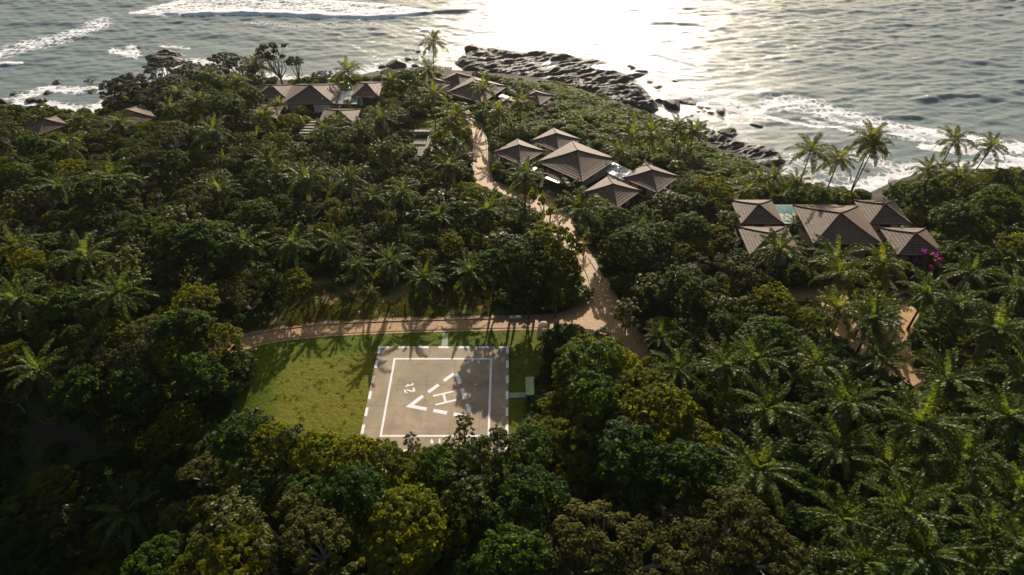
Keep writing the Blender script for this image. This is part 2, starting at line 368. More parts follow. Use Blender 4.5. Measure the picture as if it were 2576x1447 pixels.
def T(x, y):
    x = float(x); y = float(y); i = int(np.clip(np.searchsorted(TX, x) - 1, 0, len(TX) - 2)); j = int(np.clip(np.searchsorted(TY, y) - 1, 0, len(TY) - 2))
    u = (x - TX[i]) / (TX[i + 1] - TX[i]); v = (y - TY[j]) / (TY[j + 1] - TY[j])
    return float((TZ[j, i] * (1 - u) + TZ[j, i + 1] * u) * (1 - v) + (TZ[j + 1, i] * (1 - u) + TZ[j + 1, i + 1] * u) * v)
def Tv(x, y):
    x = np.asarray(x, float); y = np.asarray(y, float); i = np.clip(np.searchsorted(TX, x) - 1, 0, len(TX) - 2); j = np.clip(np.searchsorted(TY, y) - 1, 0, len(TY) - 2)
    u = (x - TX[i]) / (TX[i + 1] - TX[i]); v = (y - TY[j]) / (TY[j + 1] - TY[j])
    return (TZ[j, i] * (1 - u) + TZ[j, i + 1] * u) * (1 - v) + (TZ[j + 1, i] * (1 - u) + TZ[j + 1, i + 1] * u) * v
def GT(px, py, H=0.0):
    """ground point below a thing whose point at height H above ground shows at (px, py)"""
    z = -2.0
    for _ in range(14):
        x, y = G(px, py, z + H); z = 0.5 * z + 0.5 * T(x, y)
    return x, y, T(x, y)
def poly_w(pp): return [GT(a, b)[:2] for a, b in pp]

LAWN_L = [(598,866),(700,853),(830,846),(950,840),(1280,833),(1365,828),(1380,850),(1352,950),(1348,1030),(1300,1110),(900,1150),(600,1110),(560,1060),(600,1000),(640,930),(600,890)]
ROAD_MAIN = [(470,905),(540,880),(600,862),(700,840),(800,829),(900,823),(1000,819),(1120,816),(1250,813),(1370,810),(1440,806),(1510,812)]
ROAD_UP = [(1640,905),(1590,860),(1545,800),(1510,735),(1482,690),(1462,640),(1440,610),(1415,570),(1395,540)]
FORK = [(1370,796),(1430,782),(1468,758),(1485,725),(1490,700),(1530,700),(1552,745),(1590,835),(1615,880),(1560,860),(1480,826),(1370,828)]
DRIVE = [(1218,440),(1235,455),(1262,462),(1295,470),(1330,482),(1385,490),(1400,498),(1405,515),(1425,537),(1448,560),(1455,590),(1450,625),(1395,600),(1365,572),(1345,530),(1310,505),(1270,490),(1235,478),(1205,455)]
ROAD_HILL = [(1222,470),(1212,430),(1206,400),(1209,372),(1208,345),(1200,320),(1186,300),(1172,285),(1164,270)]
ROAD_RIGHT = [(1985,740),(2060,742),(2100,735),(2125,700)]
ROAD_RIGHT2 = [(2095,735),(2105,790),(2130,840),(2170,870),(2215,895),(2260,930),(2310,965)]
ROAD_RIGHT3 = [(2260,925),(2255,860),(2262,800),(2290,770)]
CLEAR = [(560,835),(640,815),(690,790),(712,735),(800,718),(1000,715),(1180,720),(1245,745),(1250,795),(1100,800),(880,808),(700,826),(600,848)]
LAWN_TERR = [(1032,330),(1042,300),(1075,290),(1110,300),(1105,330)]
LAWN_A = [(905,290),(935,285),(945,305),(930,312)]
wl_lawn = poly_w(LAWN_L); wl_clear = poly_w(CLEAR); wl_lt = poly_w(LAWN_TERR)
lawn_a = np.zeros_like(gx); rocky = np.zeros_like(gx); dry = np.zeros_like(gx)
lawn_a[inpoly(gx, gy, wl_lawn) | inpoly(gx, gy, wl_lt)] = 1
dc = np.where(inpoly(gx, gy, wl_clear), 1.0, np.clip(1 - segdist(gx, gy, wl_clear, True) / 4.0, 0, 1)); dry[:] = dc
dcoast = segdist(gx, gy, shore_line); insd = inpoly(gx, gy, land)
rocky[:] = np.where(insd, 1 - smooth(4, 10, dcoast + 5 * (fbm(gx / 6, gy / 6) - .5)), 1)
TZ += np.where(insd & (dcoast < 30), (fbm(gx / 7, gy / 7, 4, 3) - 0.45) * 2.2 * smooth(0, 6, dcoast), 0)
tag(mkobj('ground', gridmesh('ground', gx, gy, TZ, M['ground'], {'lawn': lawn_a, 'rocky': rocky, 'dry': dry})), kind='structure')

# ------------------------------------------------------------------ sea
SX = axis(-330, 330, 0.85, 9000); SY = axis(125, 345, 0.75, 9000)
sx, sy = np.meshgrid(SX, SY)
rng = np.random.default_rng(4)
fine = (smooth(480, 330, np.abs(sx)) * smooth(460, 345, sy))
H = np.zeros_like(sx)
for k in range(46):
    lam = 2.6 * (1.058 ** k)
    a = rng.normal(-0.12, 0.42); kx, ky = math.sin(a) * 2 * math.pi / lam, math.cos(a) * 2 * math.pi / lam
    amp = (0.030 * lam ** 0.25) * (0.45 + rng.random()) * (1.0 if lam < 12 else 0.8)
    ph = rng.random() * 6.28; w = sx * kx + sy * ky + ph + 1.2 * (fbm(sx / 40, sy / 40, 2, k) - .5)
    H += amp * (np.sin(w) + 0.22 * np.cos(2 * w))
env = 0.6 + 0.75 * fbm(sx / 38, sy / 16, 3, 91)
H *= env * 0.72
H += 0.15 * (np.abs(fbm(sx / 22, sy / 7, 4, 17) - 0.47) * -2.2 + 0.25)
ppx, ppy = PR(sx, sy, SEA)
def ridge(pts, A, Lb, Lf):
    w = [G(a, b, SEA) for a, b in pts]; xs = [q[0] for q in w]; ys = [q[1] for q in w]
    yc = np.interp(sx, xs, ys) + 1.6 * (fbm(sx / 5, sx * 0, 3, 5) - .5); s = sy - yc
    tp = smooth(xs[0], xs[0] + 0.25 * (xs[-1] - xs[0]), sx) * smooth(xs[-1], xs[-1] - 0.25 * (xs[-1] - xs[0]), sx)
    return A * tp * np.where(s > 0, np.exp(-s / Lb), np.exp(-(s / Lf) ** 2)) * (0.75 + 0.5 * fbm(sx / 9, sy / 9, 2, 8))
RID = [([(250,52),(330,31),(480,38),(640,36),(800,41),(920,46),(1040,38),(1150,28),(1290,22)],2.1,6,1.3),
 ([(1600,56),(1700,58),(1800,70),(1910,88)],1.5,7,2.2),([(1890,236),(1990,232),(2080,243)],1.5,6,1.8),([(2270,262),(2370,242),(2440,240),(2600,264)],2.0,7,2.2),
 ([(2170,302),(2260,292),(2370,302)],1.6,6,1.6),([(-40,64),(120,58),(250,62)],1.3,6,2),([(110,108),(200,92),(270,97)],1.2,6,2),([(-40,166),(90,160),(160,173)],1.4,5,1.4),
 ([(1640,134),(1700,152),(1780,174),(1830,182)],1.1,5,1.2),([(1690,127),(1760,119),(1840,134)],0.9,6,2),([(1200,16),(1260,13),(1320,17)],1.0,6,2),
 ([(2030,107),(2140,110)],0.9,6,2),([(1660,228),(1760,250),(1850,275),(1960,300),(2080,314)],0.7,5,1.0),([(1990,262),(2060,280),(2150,300)],0.8,5,1.2),
 ([(2230,322),(2340,345),(2440,362),(2600,378)],1.2,6,1.2),([(2320,366),(2450,382),(2620,412)],1.2,6,1.2),([(1040,28),(1280,28),(1400,34)],0.9,6,2),
 ([(380,100),(560,88),(760,110)],0.8,7,2.5),([(560,150),(800,142),(960,132)],0.8,6,2.2),([(300,150),(520,60),(700,66)],0.6,7,2.5),([(1480,12),(1620,24),(1760,20)],0.8,7,2.5),
 ([(2100,70),(2300,60),(2500,78)],0.8,7,2.5),([(1900,30),(2100,24),(2280,34)],0.8,7,2.5),([(2250,160),(2400,150),(2600,170)],0.9,7,2.5),([(1950,150),(2120,165),(2250,190)],0.8,7,2.5),
 ([(-60,120),(20,115),(90,122)],1.0,6,2),([(30,185),(200,178),(330,190)],0.8,6,2.2),([(560,190),(700,178),(800,185)],0.5,5,2)]
for i, r in enumerate(RID): H += ridge(r[0], r[1] * (.5 if i == 0 else .42), r[2] * 1.2, max(1.0, r[3] * .75))
# calmer water in the lee of the rocks
dsh = segdist(sx, sy, shore_line); H *= 0.35 + 0.65 * smooth(0, 45, dsh)
H *= np.maximum(fine, 0.0)
foam = np.zeros_like(sx)
def stroke(pts, hw, inten):
    global foam
    d = segdist(ppx, ppy * 1.6, [(a, b * 1.6) for a, b in pts]); foam = np.maximum(foam, inten * smooth(hw * 1.9, hw * 0.2, d))
big = [(330,33),(400,39),(480,40),(640,38),(800,43),(920,48),(1040,40),(1085,34),(1000,14),(850,2),(690,-12),(560,-14),(430,6)]
db = segdist(ppx, ppy * 2, [(a, b * 2) for a, b in big], True)
foam = np.where(inpoly(ppx, ppy, big), np.clip(0.60 + 0.30 * smooth(20, 0, db) + 0.1 * smooth(10, 36, ppy), 0, 1), 0.6 * smooth(14, 0, db))
crest = RID[0][0]
stroke([(328,31),(480,38),(640,36),(800,42),(920,46),(1040,39)], 4.5, 1.0)
for p, w, i in [([(-20,140),(60,118),(150,98),(225,72),(262,58)],30,0.60),([(0,162),(55,160)],6,0.85),([(285,128),(345,140),(330,120)],16,0.68),([(405,117),(475,122)],7,0.6),([(45,248),(120,222),(180,228),(240,224)],18,0.66),
  ([(620,58),(780,64),(950,60)],18,0.45),([(1630,178),(1690,215),(1780,240),(1900,285)],28,0.62),([(1500,165),(1570,152),(1640,150)],9,0.6),([(1650,137),(1700,155),(1775,175)],5,0.9),
  ([(1668,231),(1760,252),(1850,277),(1960,303),(2070,318)],6,0.92),([(1940,258),(2040,268),(2130,296),(2215,316)],36,0.66),([(2235,326),(2350,345),(2450,360),(2600,376)],34,0.70),([(2320,368),(2450,384),(2620,414)],14,0.85),
  ([(2235,324),(2340,347),(2440,364),(2600,381)],6,0.88),([(2020,298),(2100,318),(2180,344)],6,0.9),([(2060,285),(2150,304)],5,0.85),([(1980,395),(2100,440),(2190,470)],28,0.5),([(780,192),(900,172),(960,160)],12,0.5),([(1620,200),(1665,235),(1700,262)],12,0.62),
  ([(2150,390),(2250,420),(2350,420)],28,0.55),([(1880,60),(2000,75)],12,0.35),([(520,160),(760,190)],8,0.35),([(1640,300),(1760,330)],8,0.45),([(2200,60),(2500,70)],14,0.25),([(150,60),(350,20),(560,0)],16,0.36)]:
    stroke(p, w, i)
foam = np.maximum(foam, 0.80 * smooth(11.0, 0.5, dsh + 3 * (fbm(sx / 6, sy / 6, 3, 71) - .5)) * (~inpoly(sx, sy, land)))
foam = np.maximum(foam, 0.20)
wet = ~(inpoly(sx, sy, land) & (dsh > 25)); kw = wet[:-1, :-1] | wet[1:, :-1] | wet[:-1, 1:] | wet[1:, 1:]
tag(mkobj('sea', gridmesh('sea', sx, sy, SEA + H, M['sea'], {'foam': foam * fine}, kw)), kind='structure')

# ------------------------------------------------------------------ rock shelves (terrain) and boulders
def shelf(name, poly, amp, seed, moss=0.25, step=0.38, lowk=0.45, tilt=0.5):
    w = [G(a, b, SEA + 0.5) for a, b in poly]; xs = [q[0] for q in w]; ys = [q[1] for q in w]
    X, Y = np.meshgrid(np.arange(min(xs) - 1, max(xs) + 1, step), np.arange(min(ys) - 1, max(ys) + 1, step))
    ins = inpoly(X, Y, w); d = segdist(X, Y, w, True); d = np.where(ins, d, -d) + 5.0 * (fbm(X / 5, Y / 5, 4, seed) - 0.47)
    big_ = fbm(X / 9, Y / 4.5, 4, seed + 1); a = tilt; u = X * math.cos(a) + Y * math.sin(a); v = -X * math.sin(a) + Y * math.cos(a)
    st = fbm(u / 6 + big_ * 1.5, v / 1.15, 4, seed + 2)
    h = big_ * 1.15 + st * 1.2; h = np.floor(h * 8) / 8 * 0.7 + h * 0.3
    fine_ = fbm(X / 0.9, Y / 0.9, 3, seed + 4)
    Z = SEA - 0.75 + 0.72 * amp * np.clip(h - lowk - .1, -0.3, 2) * smooth(0, 5, d) + fine_ * 0.5 * smooth(-0.5, 1.5, d) + 0.3 * smooth(-1, 1, d)
    keep = (d > -1.0); kc = keep[:-1, :-1] & keep[1:, :-1] & keep[:-1, 1:] & keep[1:, 1:]
    mo = np.full(X.shape, moss) * (0.4 + 1.2 * fbm(X / 6, Y / 6, 2, seed + 5))
    return tag(mkobj(name, gridmesh(name, X, Y, Z, M['rock'], {'moss': np.clip(mo, 0, 1)}, kc, smooth=False)), kind='structure')
shelf('headland_rock_shelf', [(1138,142),(1190,116),(1290,118),(1430,130),(1548,152),(1500,166),(1560,176),(1655,178),(1612,196),(1645,235),(1668,262),(1662,290),(1700,318),(1640,312),(1560,285),(1500,268),(1430,238),(1350,205),(1230,192),(1150,176)], 3.1, 11, 0.30, lowk=.5)
shelf('rock_terrace', [(1470,225),(1560,215),(1625,225),(1662,262),(1655,290),(1600,288),(1540,272),(1470,250)], 4.0, 21, 0.05, lowk=0.2)
shelf('beach_rock_shelf', [(1685,292),(1770,312),(1850,345),(1960,368),(1990,400),(1980,428),(1900,425),(1820,400),(1760,372),(1700,335)], 3.2, 31, 0.12)
shelf('promontory_rock', [(322,106),(370,117),(400,124),(420,117),(475,127),(462,150),(440,170),(370,165),(345,140),(372,130)], 3.8, 41, 0.35, step=0.38, lowk=0.5)
shelf('cove_rocks', [(235,272),(262,240),(330,222),(400,215),(440,200),(470,215),(440,255),(330,290),(260,292)], 2.4, 51, 0.1, lowk=0.5)
shelf('west_rock', [(-60,238),(40,240),(62,262),(-60,285)], 3.4, 61, 0.1)
shelf('middle_shore_rocks', [(905,196),(960,172),(1040,160),(1110,160),(1165,174),(1230,182),(1150,200),(1000,208),(920,214)], 2.8, 71, 0.12, lowk=0.5)
shelf('east_shore_rocks', [(2430,424),(2600,418),(2700,470),(2500,474),(2440,452)], 3.8, 81, 0.08)
shelf('bay_rocks', [(2000,462),(2040,458),(2095,462),(2085,492),(2010,490)], 2.6, 91, 0.05, lowk=0.5)
def boulder_mesh(seed, moss):
    import bmesh
    bm = bmesh.new(); bmesh.ops.create_icosphere(bm, subdivisions=3, radius=1.0); r = random.Random(seed)
    planes = [(Vector((r.uniform(-1, 1), r.uniform(-1, 1), r.uniform(-.3, 1))).normalized(), r.uniform(0.55, 0.85)) for _ in range(11)]
    for v in bm.verts:
        for n, dd in planes:
            k = v.co.dot(n)
            if k > dd: v.co -= n * (k - dd)
        v.co *= 1 + 0.10 * (float(fbm(v.co.x * 3 + seed, v.co.y * 3 + v.co.z * 2, 3, seed)) - .5); v.co.z *= 0.62
    me = bpy.data.meshes.new('boulder'); bm.to_mesh(me); bm.free(); me.materials.append(M['rock'])
    at = me.attributes.new('moss', 'FLOAT', 'POINT'); at.data.foreach_set('value', [moss] * len(me.vertices)); return me
BM = [boulder_mesh(i, (0.0, 0.15, 0.9, 0.1)[i % 4]) for i in range(8)]
BOUL = [(1187,123,3.4,1,1),(1206,129,1.5,1.2,0),(1240,127,2.6,.6,2),(1270,128,2.3,.6,2),(1026,124,1.6,.5,0),(1043,125,1.3,.5,0),(1051,129,1.0,.9,3),(1028,146,1.7,.6,2),(1044,148,1.2,.5,0),
 (996,164,3.6,1,1),(963,166,1.7,.9,0),(1045,165,1.4,1,0),(1068,152,1.0,.9,0),(1016,172,1.8,.6,3),(936,188,1.6,.7,0),(920,197,1.4,.7,1),(902,192,1.3,.6,0),(950,180,1.3,.7,3),(1128,170,1.6,.6,0),(1105,178,1.4,.6,1),
 (295,212,0.0,0,0),(142,206,1.8,.6,1),(120,232,1.4,.7,3),(36,234,1.4,.5,0),(82,252,2.2,.7,0),(100,254,1.6,.7,1),(115,251,1.4,.6,3),(232,228,1.7,.6,2),(352,118,1.2,.7,1),
 (1690,265,3.6,.9,0),(1700,254,1.2,.8,1),(1661,253,1.6,.9,3),(1724,252,2.6,.35,2),(1738,256,1.7,.35,2),(1763,268,1.3,.5,0),(1782,270,1.1,.5,2),(1772,277,0.9,.5,0),(1790,283,1.2,.7,1),(1813,279,2.2,.7,2),(1818,297,1.0,.5,2),(1757,279,1.0,.5,1),(1740,290,1.0,.5,3),
 (1635,204,1.2,.5,1),(1655,216,2.0,.35,3),(1700,201,1.0,.5,0),(1770,312,1.5,.6,0),(1760,307,1.2,.6,1),(1788,330,1.4,.6,0),(1905,313,1.6,.5,2),(1828,330,3.2,.6,2),(1840,336,2.2,.5,0),(1478,174,2.6,.7,3),(1615,178,2.2,.6,2),(1590,168,1.9,.6,3),
 (2062,464,1.7,.8,1),(2048,468,1.2,.7,0),(2040,478,1.1,.7,3),(2075,470,1.3,.6,0),(2104,472,1.4,.6,1),(2118,470,1.0,.6,3),(2178,424,1.3,.4,0),(2250,458,2.2,.5,1)]
things = []   # (object, px, py, phrase, noun, group): labelled together at the end
for i, (px, py, r, fl, k) in enumerate(BOUL):
    if r <= 0: continue
    x, y = G(px, py, SEA + 0.3); o = mkobj('boulder', BM[(k + 4 * (i % 2)) % 8])
    o.location = (x, y, SEA + 0.05 * r); o.rotation_euler = (0, 0, i * 1.7); o.scale = (r * (1.15 if i % 3 else 1.4), r, max(0.35, fl) * r * 1.15)
    tag(o, cat='rock', group='boulders along the rocky shore')
    things.append((o, px, py, 'mossy green sea rock' if k == 2 else ('large dark boulder' if r > 2.1 else ('small dark sea rock' if r < 1.35 else 'dark wet boulder')), 'rock'))

# ------------------------------------------------------------------ roads, kerbs, lawns
def chaikin(p, n=2):
    for _ in range(n):
        q = [p[0]]
        for a, b in zip(p, p[1:]): q += [(a[0] * .75 + b[0] * .25, a[1] * .75 + b[1] * .25), (a[0] * .25 + b[0] * .75, a[1] * .25 + b[1] * .75)]
        p = q + [p[-1]]
    return p
def resample(p, st):
    out = [p[0]]; acc = 0
    for a, b in zip(p, p[1:]):
        L = math.hypot(b[0] - a[0], b[1] - a[1]); 
        if L < 1e-6: continue
        t = st - acc
        while t < L: out.append((a[0] + (b[0] - a[0]) * t / L, a[1] + (b[1] - a[1]) * t / L)); t += st
        acc = (acc + L) % st
    out.append(p[-1]); return out
def road(name, pp, width, lift=0.04, kerbs=True, mat='brick'):
    c = resample(chaikin(poly_w(pp), 3), 1.0); mb = MB(); rows = []; u = 0
    for i, p in enumerate(c):
        a = c[max(i - 1, 0)]; b = c[min(i + 1, len(c) - 1)]; dx, dy = b[0] - a[0], b[1] - a[1]; L = math.hypot(dx, dy) or 1
        w = width[0] + (width[1] - width[0]) * i / len(c) if isinstance(width, tuple) else width
        nx, ny = -dy / L, dx / L; rows.append([(p[0] + nx * w * s, p[1] + ny * w * s) for s in (-.5, -.25, 0, .25, .5)])
        if i: u += math.hypot(p[0] - c[i - 1][0], p[1] - c[i - 1][1])
        rows[-1].append(u)
    for r0, r1 in zip(rows, rows[1:]):
        for k in range(4):
            q = [r0[k], r0[k + 1], r1[k + 1], r1[k]]
            mb.face([(x, y, T(x, y) + lift) for x, y in q], 0, [(r0[5], k * 1.1), (r0[5], k * 1.1 + 1.1), (r1[5], k * 1.1 + 1.1), (r1[5], k * 1.1)])
    tag(mb.build(name, M[mat]), kind='structure')
    if kerbs:
        kb = MB()
        for k in (0, 4):
            for j, (r0, r1) in enumerate(zip(rows, rows[1:])):
                s = -1 if k == 0 else 1
                (x0, y0), (x1, y1) = r0[k], r1[k]
                ex, ey = (r0[4][0] - r0[0][0]), (r0[4][1] - r0[0][1]); L = math.hypot(ex, ey); ox, oy = s * ex / L * .16, s * ey / L * .16
                z0, z1 = T(x0, y0), T(x1, y1); hh = 0.14 + 0.03 * ((j * 7) % 3)
                A = [(x0, y0, z0 - .1), (x1, y1, z1 - .1), (x1 + ox, y1 + oy, z1 - .1), (x0 + ox, y0 + oy, z0 - .1)]; B = [(a[0], a[1], a[2] + .1 + hh) for a in A]
                kb.face(B[::s]); kb.face([A[0], A[1], B[1], B[0]]); kb.face([A[3], A[2], B[2], B[3]])
        tag(kb.build(name + '_kerb', M['kerb']), kind='structure')
road('brick_road', ROAD_MAIN, 4.3, 0.045, kerbs=False)
road('brick_road_uphill', ROAD_UP, (6.2, 4.2), 0.049, kerbs=False)
road('hill_path', ROAD_HILL, (4.6, 3.2), 0.053, kerbs=False)
road('villa_road', ROAD_RIGHT, 4.6, 0.046, kerbs=False)
road('palm_grove_road', ROAD_RIGHT2, 6.0, 0.050, kerbs=False)
road('side_road', ROAD_RIGHT3, 5.0, 0.054, kerbs=False)
def polysheet(name, pp, lift, mat, step=0.6, attrs=None, jag=0.0, uvs=1.0, world=False):
    w = pp if world else poly_w(pp); xs = [q[0] for q in w]; ys = [q[1] for q in w]
    X, Y = np.meshgrid(np.arange(min(xs) - 1, max(xs) + 1, step), np.arange(min(ys) - 1, max(ys) + 1, step))
    ins = inpoly(X, Y, w); d = segdist(X, Y, w, True); d = np.where(ins, d, -d)
    # snap the ring of vertices just outside onto the outline
    Z = Tv(X, Y) + lift; kc = (inpoly(X[:-1, :-1] + step / 2, Y[:-1, :-1] + step / 2, w))
    at = attrs(X, Y, d) if attrs else None
    me = gridmesh(name, X, Y, Z, mat, at, kc)
    uv = me.uv_layers.new(name='UVMap'); li = np.zeros(len(me.loops), np.int32); me.loops.foreach_get('vertex_index', li)
    co = np.zeros(len(me.vertices) * 3, np.float32); me.vertices.foreach_get('co', co); co = co.reshape(-1, 3)[li][:, :2] * uvs
    uv.data.foreach_set('uv', co.reshape(-1)); return tag(mkobj(name, me), kind='structure')
polysheet('road_junction', FORK, 0.058, M['brick'], 0.25)
polysheet('villa_driveway', DRIVE, 0.062, M['brick'], 0.3)
def kerb_line(name, pts_px, wd=0.2, hh=0.16):
    c = resample(chaikin(poly_w(pts_px), 3), 0.8); kb = MB()
    for a, b in zip(c, c[1:]):
        z = (T(*a) + T(*b)) / 2; L = math.hypot(b[0] - a[0], b[1] - a[1])
        kb.box(((a[0] + b[0]) / 2, (a[1] + b[1]) / 2, z + hh / 2 - .05), (L * 0.96, wd, hh + .1), math.atan2(b[1] - a[1], b[0] - a[0]))
    tag(kb.build(name, M['kerb']), kind='structure')
kerb_line('road_kerb', [(560,862),(620,846),(700,829),(800,818),(900,812),(1000,808),(1120,805),(1250,802),(1370,798),(1430,785),(1468,760),(1485,730),(1482,705),(1465,665)])
kerb_line('road_kerb_near', [(600,876),(700,853),(800,843),(900,837),(1000,833),(1120,829),(1250,826),(1370,824)], 0.12, 0.1)
kerb_line('junction_kerb', [(1480,650),(1505,690),(1528,722),(1556,775),(1585,830),(1615,880)])
kerb_line('driveway_kerb', [(1398,495),(1404,515),(1424,537),(1446,560),(1453,590)])
kerb_line('hill_path_kerb', [(1195,300),(1212,320),(1222,345),(1224,375),(1224,410),(1236,452)])
def yel(X, Y, d):
    px, py = PR(X, Y, 0); P = [(735,915),(935,900),(910,1080),(700,1080),(700,980)]
    dd = segdist(px, py, P, True); ins = inpoly(px, py, P); f = np.where(ins, 1.0, np.clip(1 - dd / 22, 0, 1))
    return {'yellow': np.clip(f * 0.95 + 0.10 + 0.25 * (px > 1280), 0, 1)}
polysheet('lawn', LAWN_L, 0.025, M['lawn'], 0.7, yel)
polysheet('terrace_lawn', LAWN_TERR, 0.03, M['lawn'], 0.6, lambda X, Y, d: {'yellow': 0.2 + 0 * X})

# ------------------------------------------------------------------ helipad
PADZ = 0.30; PB = T(-12, 78)
hp = tag(empty('helipad', (-12.4, 77.5, PB)), 'square tan concrete helipad painted with a white H in a dashed triangle', 'helipad')
PZ = PB + PADZ
x0, x1 = -24.62, -0.62; y0, y1 = G(1100, 1137.5, PZ)[1], G(1100, 871.2, PZ)[1]
x0 = G(952.5, 871.2, PZ)[0]; x1 = G(1280, 871.2, PZ)[0]
inv = Vector(hp.location)
def local(mb):
    mb.v = [(a - inv.x, b - inv.y, c - inv.z) for a, b, c in mb.v]; return mb
NP = 5
for i in range(NP):
    for j in range(NP):
        a0 = x0 + (x1 - x0) * i / NP + .012; a1 = x0 + (x1 - x0) * (i + 1) / NP - .012; b0 = y0 + (y1 - y0) * j / NP + .012; b1 = y0 + (y1 - y0) * (j + 1) / NP - .012
        mb = MB(); mb.box(((a0 + a1) / 2, (b0 + b1) / 2, PZ - 0.3), (a1 - a0, b1 - b0, 0.6)); local(mb).build('concrete_panel', M['concrete'], hp)
def paint(name, polys, label=None, z=0.004):
    mb = MB()
    for p in polys: mb.face([(*G(a, b, PZ + z), PZ + z) for a, b in p][::-1])
    for f in range(len(mb.f)):   # make every face look up
        vs = [Vector(mb.v[k]) for k in mb.f[f]]; nrm = sum(((vs[i].cross(vs[(i + 1) % len(vs)])) for i in range(len(vs))), Vector())
        if nrm.z < 0: mb.f[f] = mb.f[f][::-1]
    o = local(mb).build(name, M['white_paint'], hp)
    if label: o['label'] = label
    return o
def wp(name, rects):
    mb = MB()
    for a0, b0, a1, b1 in rects:
        mb.face([(a0, b0, PZ + .004), (a1, b0, PZ + .004), (a1, b1, PZ + .004), (a0, b1, PZ + .004)])
    return local(mb).build(name, M['white_paint'], hp)
bw = 0.5; Wp = x1 - x0; Lp = y1 - y0
nd = 7; unit = Wp / (nd * 2 - 1); unl = Lp / (nd * 2 - 1)
for k in range(nd):      # dashes along far and near edge, then along both sides
    a = x0 + 2 * k * unit
    for yy in (y1 - bw, y0): wp('border_dash', [(a + .01, yy + .01, a + unit, yy + bw - .01)])
    b = y0 + 2 * k * unl
    ba, bb = (b + (bw if k == 0 else 0), b + unl - (bw if k == nd - 1 else 0))
    for xx in (x0, x1 - bw): wp('border_dash', [(xx + .01, ba, xx + bw - .01, bb)])
ix0, iy1 = G(990.5, 901, PZ); ix1 = G(1238, 901, PZ)[0]; iy0 = G(1100, 1099, PZ)[1]; lw = 0.36
wp('inner_line', [(ix0, iy1 - lw, ix1, iy1), (ix0, iy0, ix1, iy0 + lw), (ix0, iy0 + lw, ix0 + lw, iy1 - lw), (ix1 - lw, iy0 + lw, ix1, iy1 - lw)])['label'] = 'solid white inner square line'
def z3(c): return [((1580 + a * 340 / 2576) * .62891, (1460 + b * 340 / 2576) * .62891) for a, b in c]
paint('letter_h', [z3([(1138,918),(1765,778),(1778,822),(1155,968)]), z3([(1214,1185),(1848,1036),(1864,1084),(1231,1233)]), z3([(1437,908),(1508,886),(1566,1099),(1497,1116)])], 'white painted letter H')
paint('figure_two', [z3([(268,756),(318,744),(350,866),(297,866)]), z3([(318,744),(362,735),(350,770),(326,778)]), z3([(297,866),(333,822),(378,812),(384,852)]), z3([(318,744),(362,735),(552,783),(514,822),(350,770)]), z3([(514,822),(552,783),(612,768),(612,798)]), z3([(528,694),(583,682),(612,768),(552,783)])], 'white painted figure 2')
paint('letter_t', [z3([(303,634),(560,575),(562,610),(312,668)]), z3([(358,583),(408,575),(414,610),(366,620)]), z3([(502,556),(552,542),(560,575),(512,586)])], 'white painted small letter t')
TRI = [[(318,1272),(812,906),(886,970),(566,1216)], [(318,1272),(566,1216),(972,1292),(942,1388)], [(970,796),(1284,566),(1360,626),(1046,858)], [(1438,456),(1748,232),(1812,292),(1514,516)],
       [(1820,292),(1928,258),(2028,552),(1918,584)], [(1968,736),(2082,700),(2184,1022),(2072,1046)], [(2120,1194),(2236,1172),(2345,1500),(2240,1515)], [(1175,1330),(1592,1402),(1560,1510),(1143,1424)], [(1790,1436),(2120,1496),(2090,1610),(1765,1545)]]
for q in TRI: paint('triangle_dash', [z3(q)])
for q in [[(1082,1112),(1086,1103),(1091,1112),(1087,1117)], [(1104,1104),(1108,1103),(1108,1116),(1104,1114)]]: paint('edge_mark', [q])
for nm, lab, q in [('green_path', 'short pale green painted path from the road to the helipad', [(1113.5,838.5),(1127.5,838.5),(1126,870.7),(1110,870.7)]), ('green_path', 'pale green painted path from the helipad to the small green shed', [(1281,988),(1324,987),(1324,1000),(1281,1001)])]:
    z = PB + 0.12; w = [G(a, b, z) for a, b in q]; mb = MB()
    mb.face([(a, b, z) for a, b in w][::-1])
    for k in range(4): a, b = w[k], w[(k + 1) % 4]; mb.face([(a[0], a[1], z), (b[0], b[1], z), (b[0], b[1], z - .4), (a[0], a[1], z - .4)])
    tag(mb.build(nm, M['green_path']), lab, 'path', None, None)
# green shed
zr = PB + 2.1; A = G(1323, 948.5, zr); Bq = G(1342, 949, zr); Cq = G(1342.6, 993, zr); D = G(1323.6, 993, zr)
sc = ((A[0] + Bq[0] + Cq[0] + D[0]) / 4, (A[1] + Bq[1] + Cq[1] + D[1]) / 4); sw = Bq[0] - A[0]; sl = A[1] - D[1]
sh = tag(empty('shed', (sc[0], sc[1], PB)), 'narrow green shed with flat mossy roof beside the helipad', 'shed')
mb = MB(); mb.box((0, 0, 1.0), (sw - .1, sl - .1, 2.0)); mb.build('wall', M['green_wall'], sh)
mb = MB(); mb.box((0, 0, 2.055), (sw + .1, sl + .1, 0.1)); mb.build('roof', M['green_roof'], sh)
mb = MB(); mb.box((0, -(sl - .1) / 2 - .02, 0.95), (sw * .6, .04, 1.8)); dd = mb.build('door', M['green_wall'], sh)
mb = MB(); mb.box((sw * .2, -(sl - .1) / 2 - .06, 0.95), (.04, .05, .16)); mb.build('handle', M['dark_metal'], dd)
